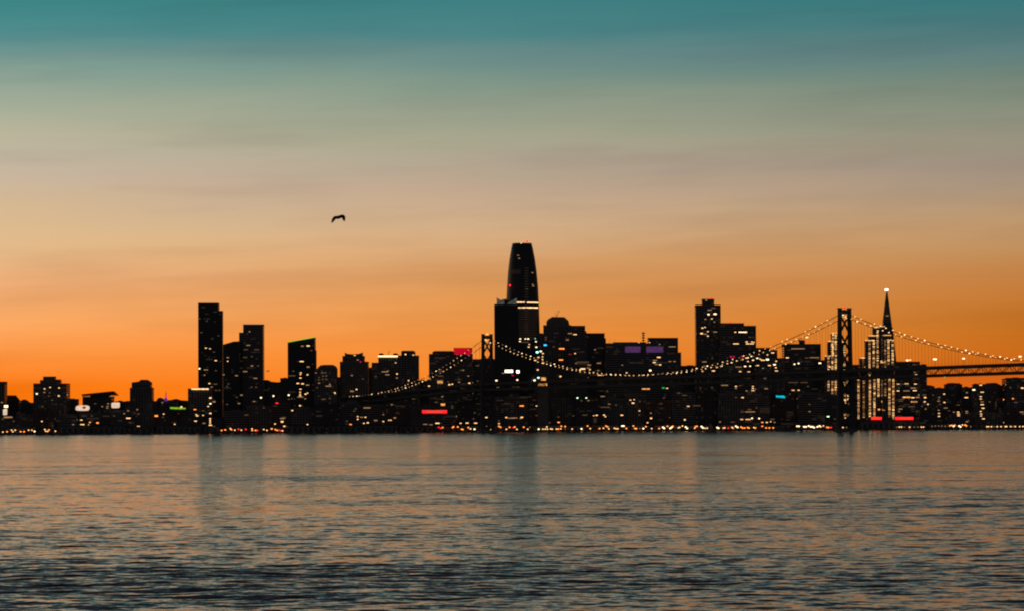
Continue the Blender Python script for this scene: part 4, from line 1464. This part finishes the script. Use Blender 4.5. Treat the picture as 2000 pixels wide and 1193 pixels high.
# ------------------------------------------------------------------ birds
def gull(label, px, py, Y, s, mirror=False):
    c = at(px, py, Y)
    t = thing('bird', label, 'bird', c)
    k = Y / FOC                                # metres per photograph pixel
    # stations across the wings: (x px, z px up, half thickness seen px, chord m)
    st = [(-12.9, -9.4, .10, .03), (-11.8, -7.6, .6, .10), (-10.4, -5.0, .95, .15), (-9.0, -2.6, 1.15, .19), (-7.7, -.6, 1.25, .22), (-6.2, 1.0, 1.25, .25), (-4.2, 1.5, 1.2, .30),
          (-2.2, 1.5, 1.3, .42), (0.2, 1.6, 1.4, .46), (2.6, 2.2, 1.35, .42), (4.8, 3.1, 1.25, .32), (6.8, 3.9, 1.2, .28), (8.6, 4.0, 1.25, .25), (10.1, 2.9, 1.3, .22), (10.9, .8, 1.3, .19),
          (11.4, -1.6, 1.0, .14), (11.9, -4.2, .7, .09), (12.1, -6.6, .1, .03)]
    m = MB()
    n = 10
    P = [Vector((a * k * s, 0, b * k * s)) for a, b, _, _ in st]
    for i, (a, b, th, ch) in enumerate(st):
        d = (P[min(i + 1, len(P) - 1)] - P[max(i - 1, 0)]).normalized()
        up = Vector((-d.z, 0, d.x))
        fw = Vector((0, 1, 0))
        for j in range(n):
            q = 2 * math.pi * j / n
            body = abs(i - 8) < 2
            thick = th * k * s * 2.9
            p = P[i] + up * (math.sin(q) * thick * .55 + math.cos(q) * thick * .75) + fw * (math.cos(q) * ch * .5 * s * (1.0 if not body else 1.2))
            m.v.append(tuple(c + p))
    for i in range(len(st) - 1):
        for j in range(n):
            l = (j + 1) % n
            m.f.append((i * n + j, i * n + l, (i + 1) * n + l, (i + 1) * n + j))
            m.m.append(0)
    # spindle body with head, beak and tail, running fore and aft (slightly across)
    b0 = len(m.v)
    ax = Vector((.34, -.93, .0)).normalized()
    sd = Vector((.93, .34, 0)).normalized()
    bs = [(-.36, .015, -.02), (-.30, .05, -.015), (-.22, .035, -.01), (-.14, .055, -.01), (-.02, .070, -.01), (.10, .062, 0), (.17, .05, .01), (.21, .045, .015), (.25, .04, .012), (.28, .018, .005), (.33, .004, 0)]
    for (f, r, zo) in bs:
        for j in range(n):
            q = 2 * math.pi * j / n
            wide = 1.9 if f < -.26 else 1
            p = c + Vector((.0, 0, .9 * k)) + ax * f * s + (sd * math.cos(q) * r * wide + Z3 * (math.sin(q) * r * (.35 if f < -.26 else 1) + zo)) * s
            m.v.append(tuple(p))
    for i in range(len(bs) - 1):
        for j in range(n):
            l = (j + 1) % n
            m.f.append((b0 + i * n + j, b0 + i * n + l, b0 + (i + 1) * n + l, b0 + (i + 1) * n + j))
            m.m.append(0)
    m.build('plumage', FEATHER, t, True)
    return t


gull('dark gull gliding with drooping wings high in the sky left of centre', 660.3, 426.6, 215, 1.0)
gull('speck-sized distant bird low over the roofs right of the paired left towers', 523, 724, 2600, .22)

# ------------------------------------------------------------------ water
rows_ = 1050
cols_ = 900
near, far_ = 128.0, SHORE - 1.2
inv = np.linspace(1 / near, 1 / far_, rows_)
Yr = 1 / inv
dY = np.gradient(Yr)
Xf = np.linspace(-1, 1, cols_)
YY, XF = np.meshgrid(Yr, Xf, indexing='ij')
half = .235 * YY + 25
XX = XF * half
DYY = np.repeat(np.abs(dY)[:, None], cols_, 1)
DXX = half * 2 / cols_
H = np.zeros_like(XX)
rg = np.random.default_rng(5)
lams = np.geomspace(.9, 260, 110)
env = np.ones_like(XX)
for k in range(7):
    th = rg.uniform(-.5, .5)
    L = rg.uniform(90, 420)
    env += .05 * np.sin(2 * np.pi * (XX * np.sin(th) * .6 + YY * np.cos(th)) / L + rg.uniform(0, 6.28))
for lam in lams:
    th = R(6) + rg.normal(0, .75 if lam < 14 else .5)
    kx, ky = math.sin(th), math.cos(th)
    kk = 2 * math.pi / lam
    slope = .0118 if lam < 3.5 else .0118 * (3.5 / lam) ** .85
    amp = slope / kk
    res = np.maximum(DYY * abs(ky), DXX * abs(kx))
    w = np.clip((lam / res - 1.5) / 1.8, 0, 1)
    ph = kk * (XX * kx + YY * ky) + rg.uniform(0, 6.28)
    sh = np.sin(ph + .25 * np.sin(ph))
    H += w * amp * sh * (env if lam < 60 else 1)
verts = np.stack([XX, YY, H], -1).reshape(-1, 3)
idx = np.arange(rows_ * cols_).reshape(rows_, cols_)
q = np.stack([idx[:-1, :-1], idx[:-1, 1:], idx[1:, 1:], idx[1:, :-1]], -1).reshape(-1, 4)
# flat surround reaching the horizon left, right and behind
base = len(verts)
ext = []
xl, xr = -half[:, 0], half[:, 0]
extv = [(-45000, -9000, -.35), (45000, -9000, -.35), (45000, SHORE - .5, -.35), (-45000, SHORE - .5, -.35)]
verts = np.concatenate([verts, np.array(extv)])
me = bpy.data.meshes.new('bay_water')
me.vertices.add(len(verts))
me.vertices.foreach_set('co', verts.astype(np.float32).ravel())
nq = len(q) + 1
loops = np.concatenate([q.ravel(), np.array([base, base + 1, base + 2, base + 3])]).astype(np.int32)
me.loops.add(len(loops))
me.loops.foreach_set('vertex_index', loops)
me.polygons.add(nq)
me.polygons.foreach_set('loop_start', np.arange(0, nq * 4, 4, dtype=np.int32))
me.update(calc_edges=True)
me.shade_smooth()
wat = bpy.data.objects.new('bay_water', me)
COL.objects.link(wat)
tag(wat, kind='structure')
wm_ = bpy.data.materials.new('dusk_bay_water')
wm_.use_nodes = True
t = wm_.node_tree
b = t.nodes['Principled BSDF']
b.inputs['Base Color'].default_value = (.024, .040, .050, 1)
b.inputs['Roughness'].default_value = .105
b.inputs['IOR'].default_value = 1.25
g = t.nodes.new('ShaderNodeNewGeometry')


def wn(scale, sx_, sy_, detail, rough=.55):
    mpn = t.nodes.new('ShaderNodeMapping')
    mpn.inputs['Scale'].default_value = (sx_, sy_, 1)
    mpn.inputs['Rotation'].default_value = (0, 0, R(8))
    t.links.new(g.outputs['Position'], mpn.inputs[0])
    n = t.nodes.new('ShaderNodeTexNoise')
    n.inputs['Scale'].default_value = scale
    n.inputs['Detail'].default_value = detail
    n.inputs['Roughness'].default_value = rough
    t.links.new(mpn.outputs[0], n.inputs['Vector'])
    s = t.nodes.new('ShaderNodeVectorMath')
    s.operation = 'SUBTRACT'
    t.links.new(n.outputs['Color'], s.inputs[0])
    s.inputs[1].default_value = (.5, .5, .5)
    return s.outputs[0]


def vm(op, a, b_):
    n = t.nodes.new('ShaderNodeVectorMath')
    n.operation = op
    for i, v in enumerate((a, b_)):
        if isinstance(v, tuple):
            n.inputs[i].default_value = v
        else:
            t.links.new(v, n.inputs[i])
    return n.outputs[0]


RA, RB = .34, .26
s1 = vm('MULTIPLY', wn(.75, .6, 1, 3), (RA * .55, RA, 0))
s2 = vm('MULTIPLY', wn(2.6, .7, 1, 2), (RB * .6, RB, 0))
s3 = vm('MULTIPLY', wn(.05, .35, 1, 3), (.05, .20, 0))
s4 = vm('MULTIPLY', wn(.011, .8, 1, 3), (.01, .13, 0))
sm = vm('ADD', vm('ADD', vm('ADD', s1, s2), s3), s4)
sm = vm('ADD', sm, (0, -.021, 0))
nn = vm('ADD', g.outputs['Normal'], sm)
nz = t.nodes.new('ShaderNodeVectorMath')
nz.operation = 'NORMALIZE'
t.links.new(nn, nz.inputs[0])
t.links.new(nz.outputs[0], b.inputs['Normal'])
me.materials.append(wm_)
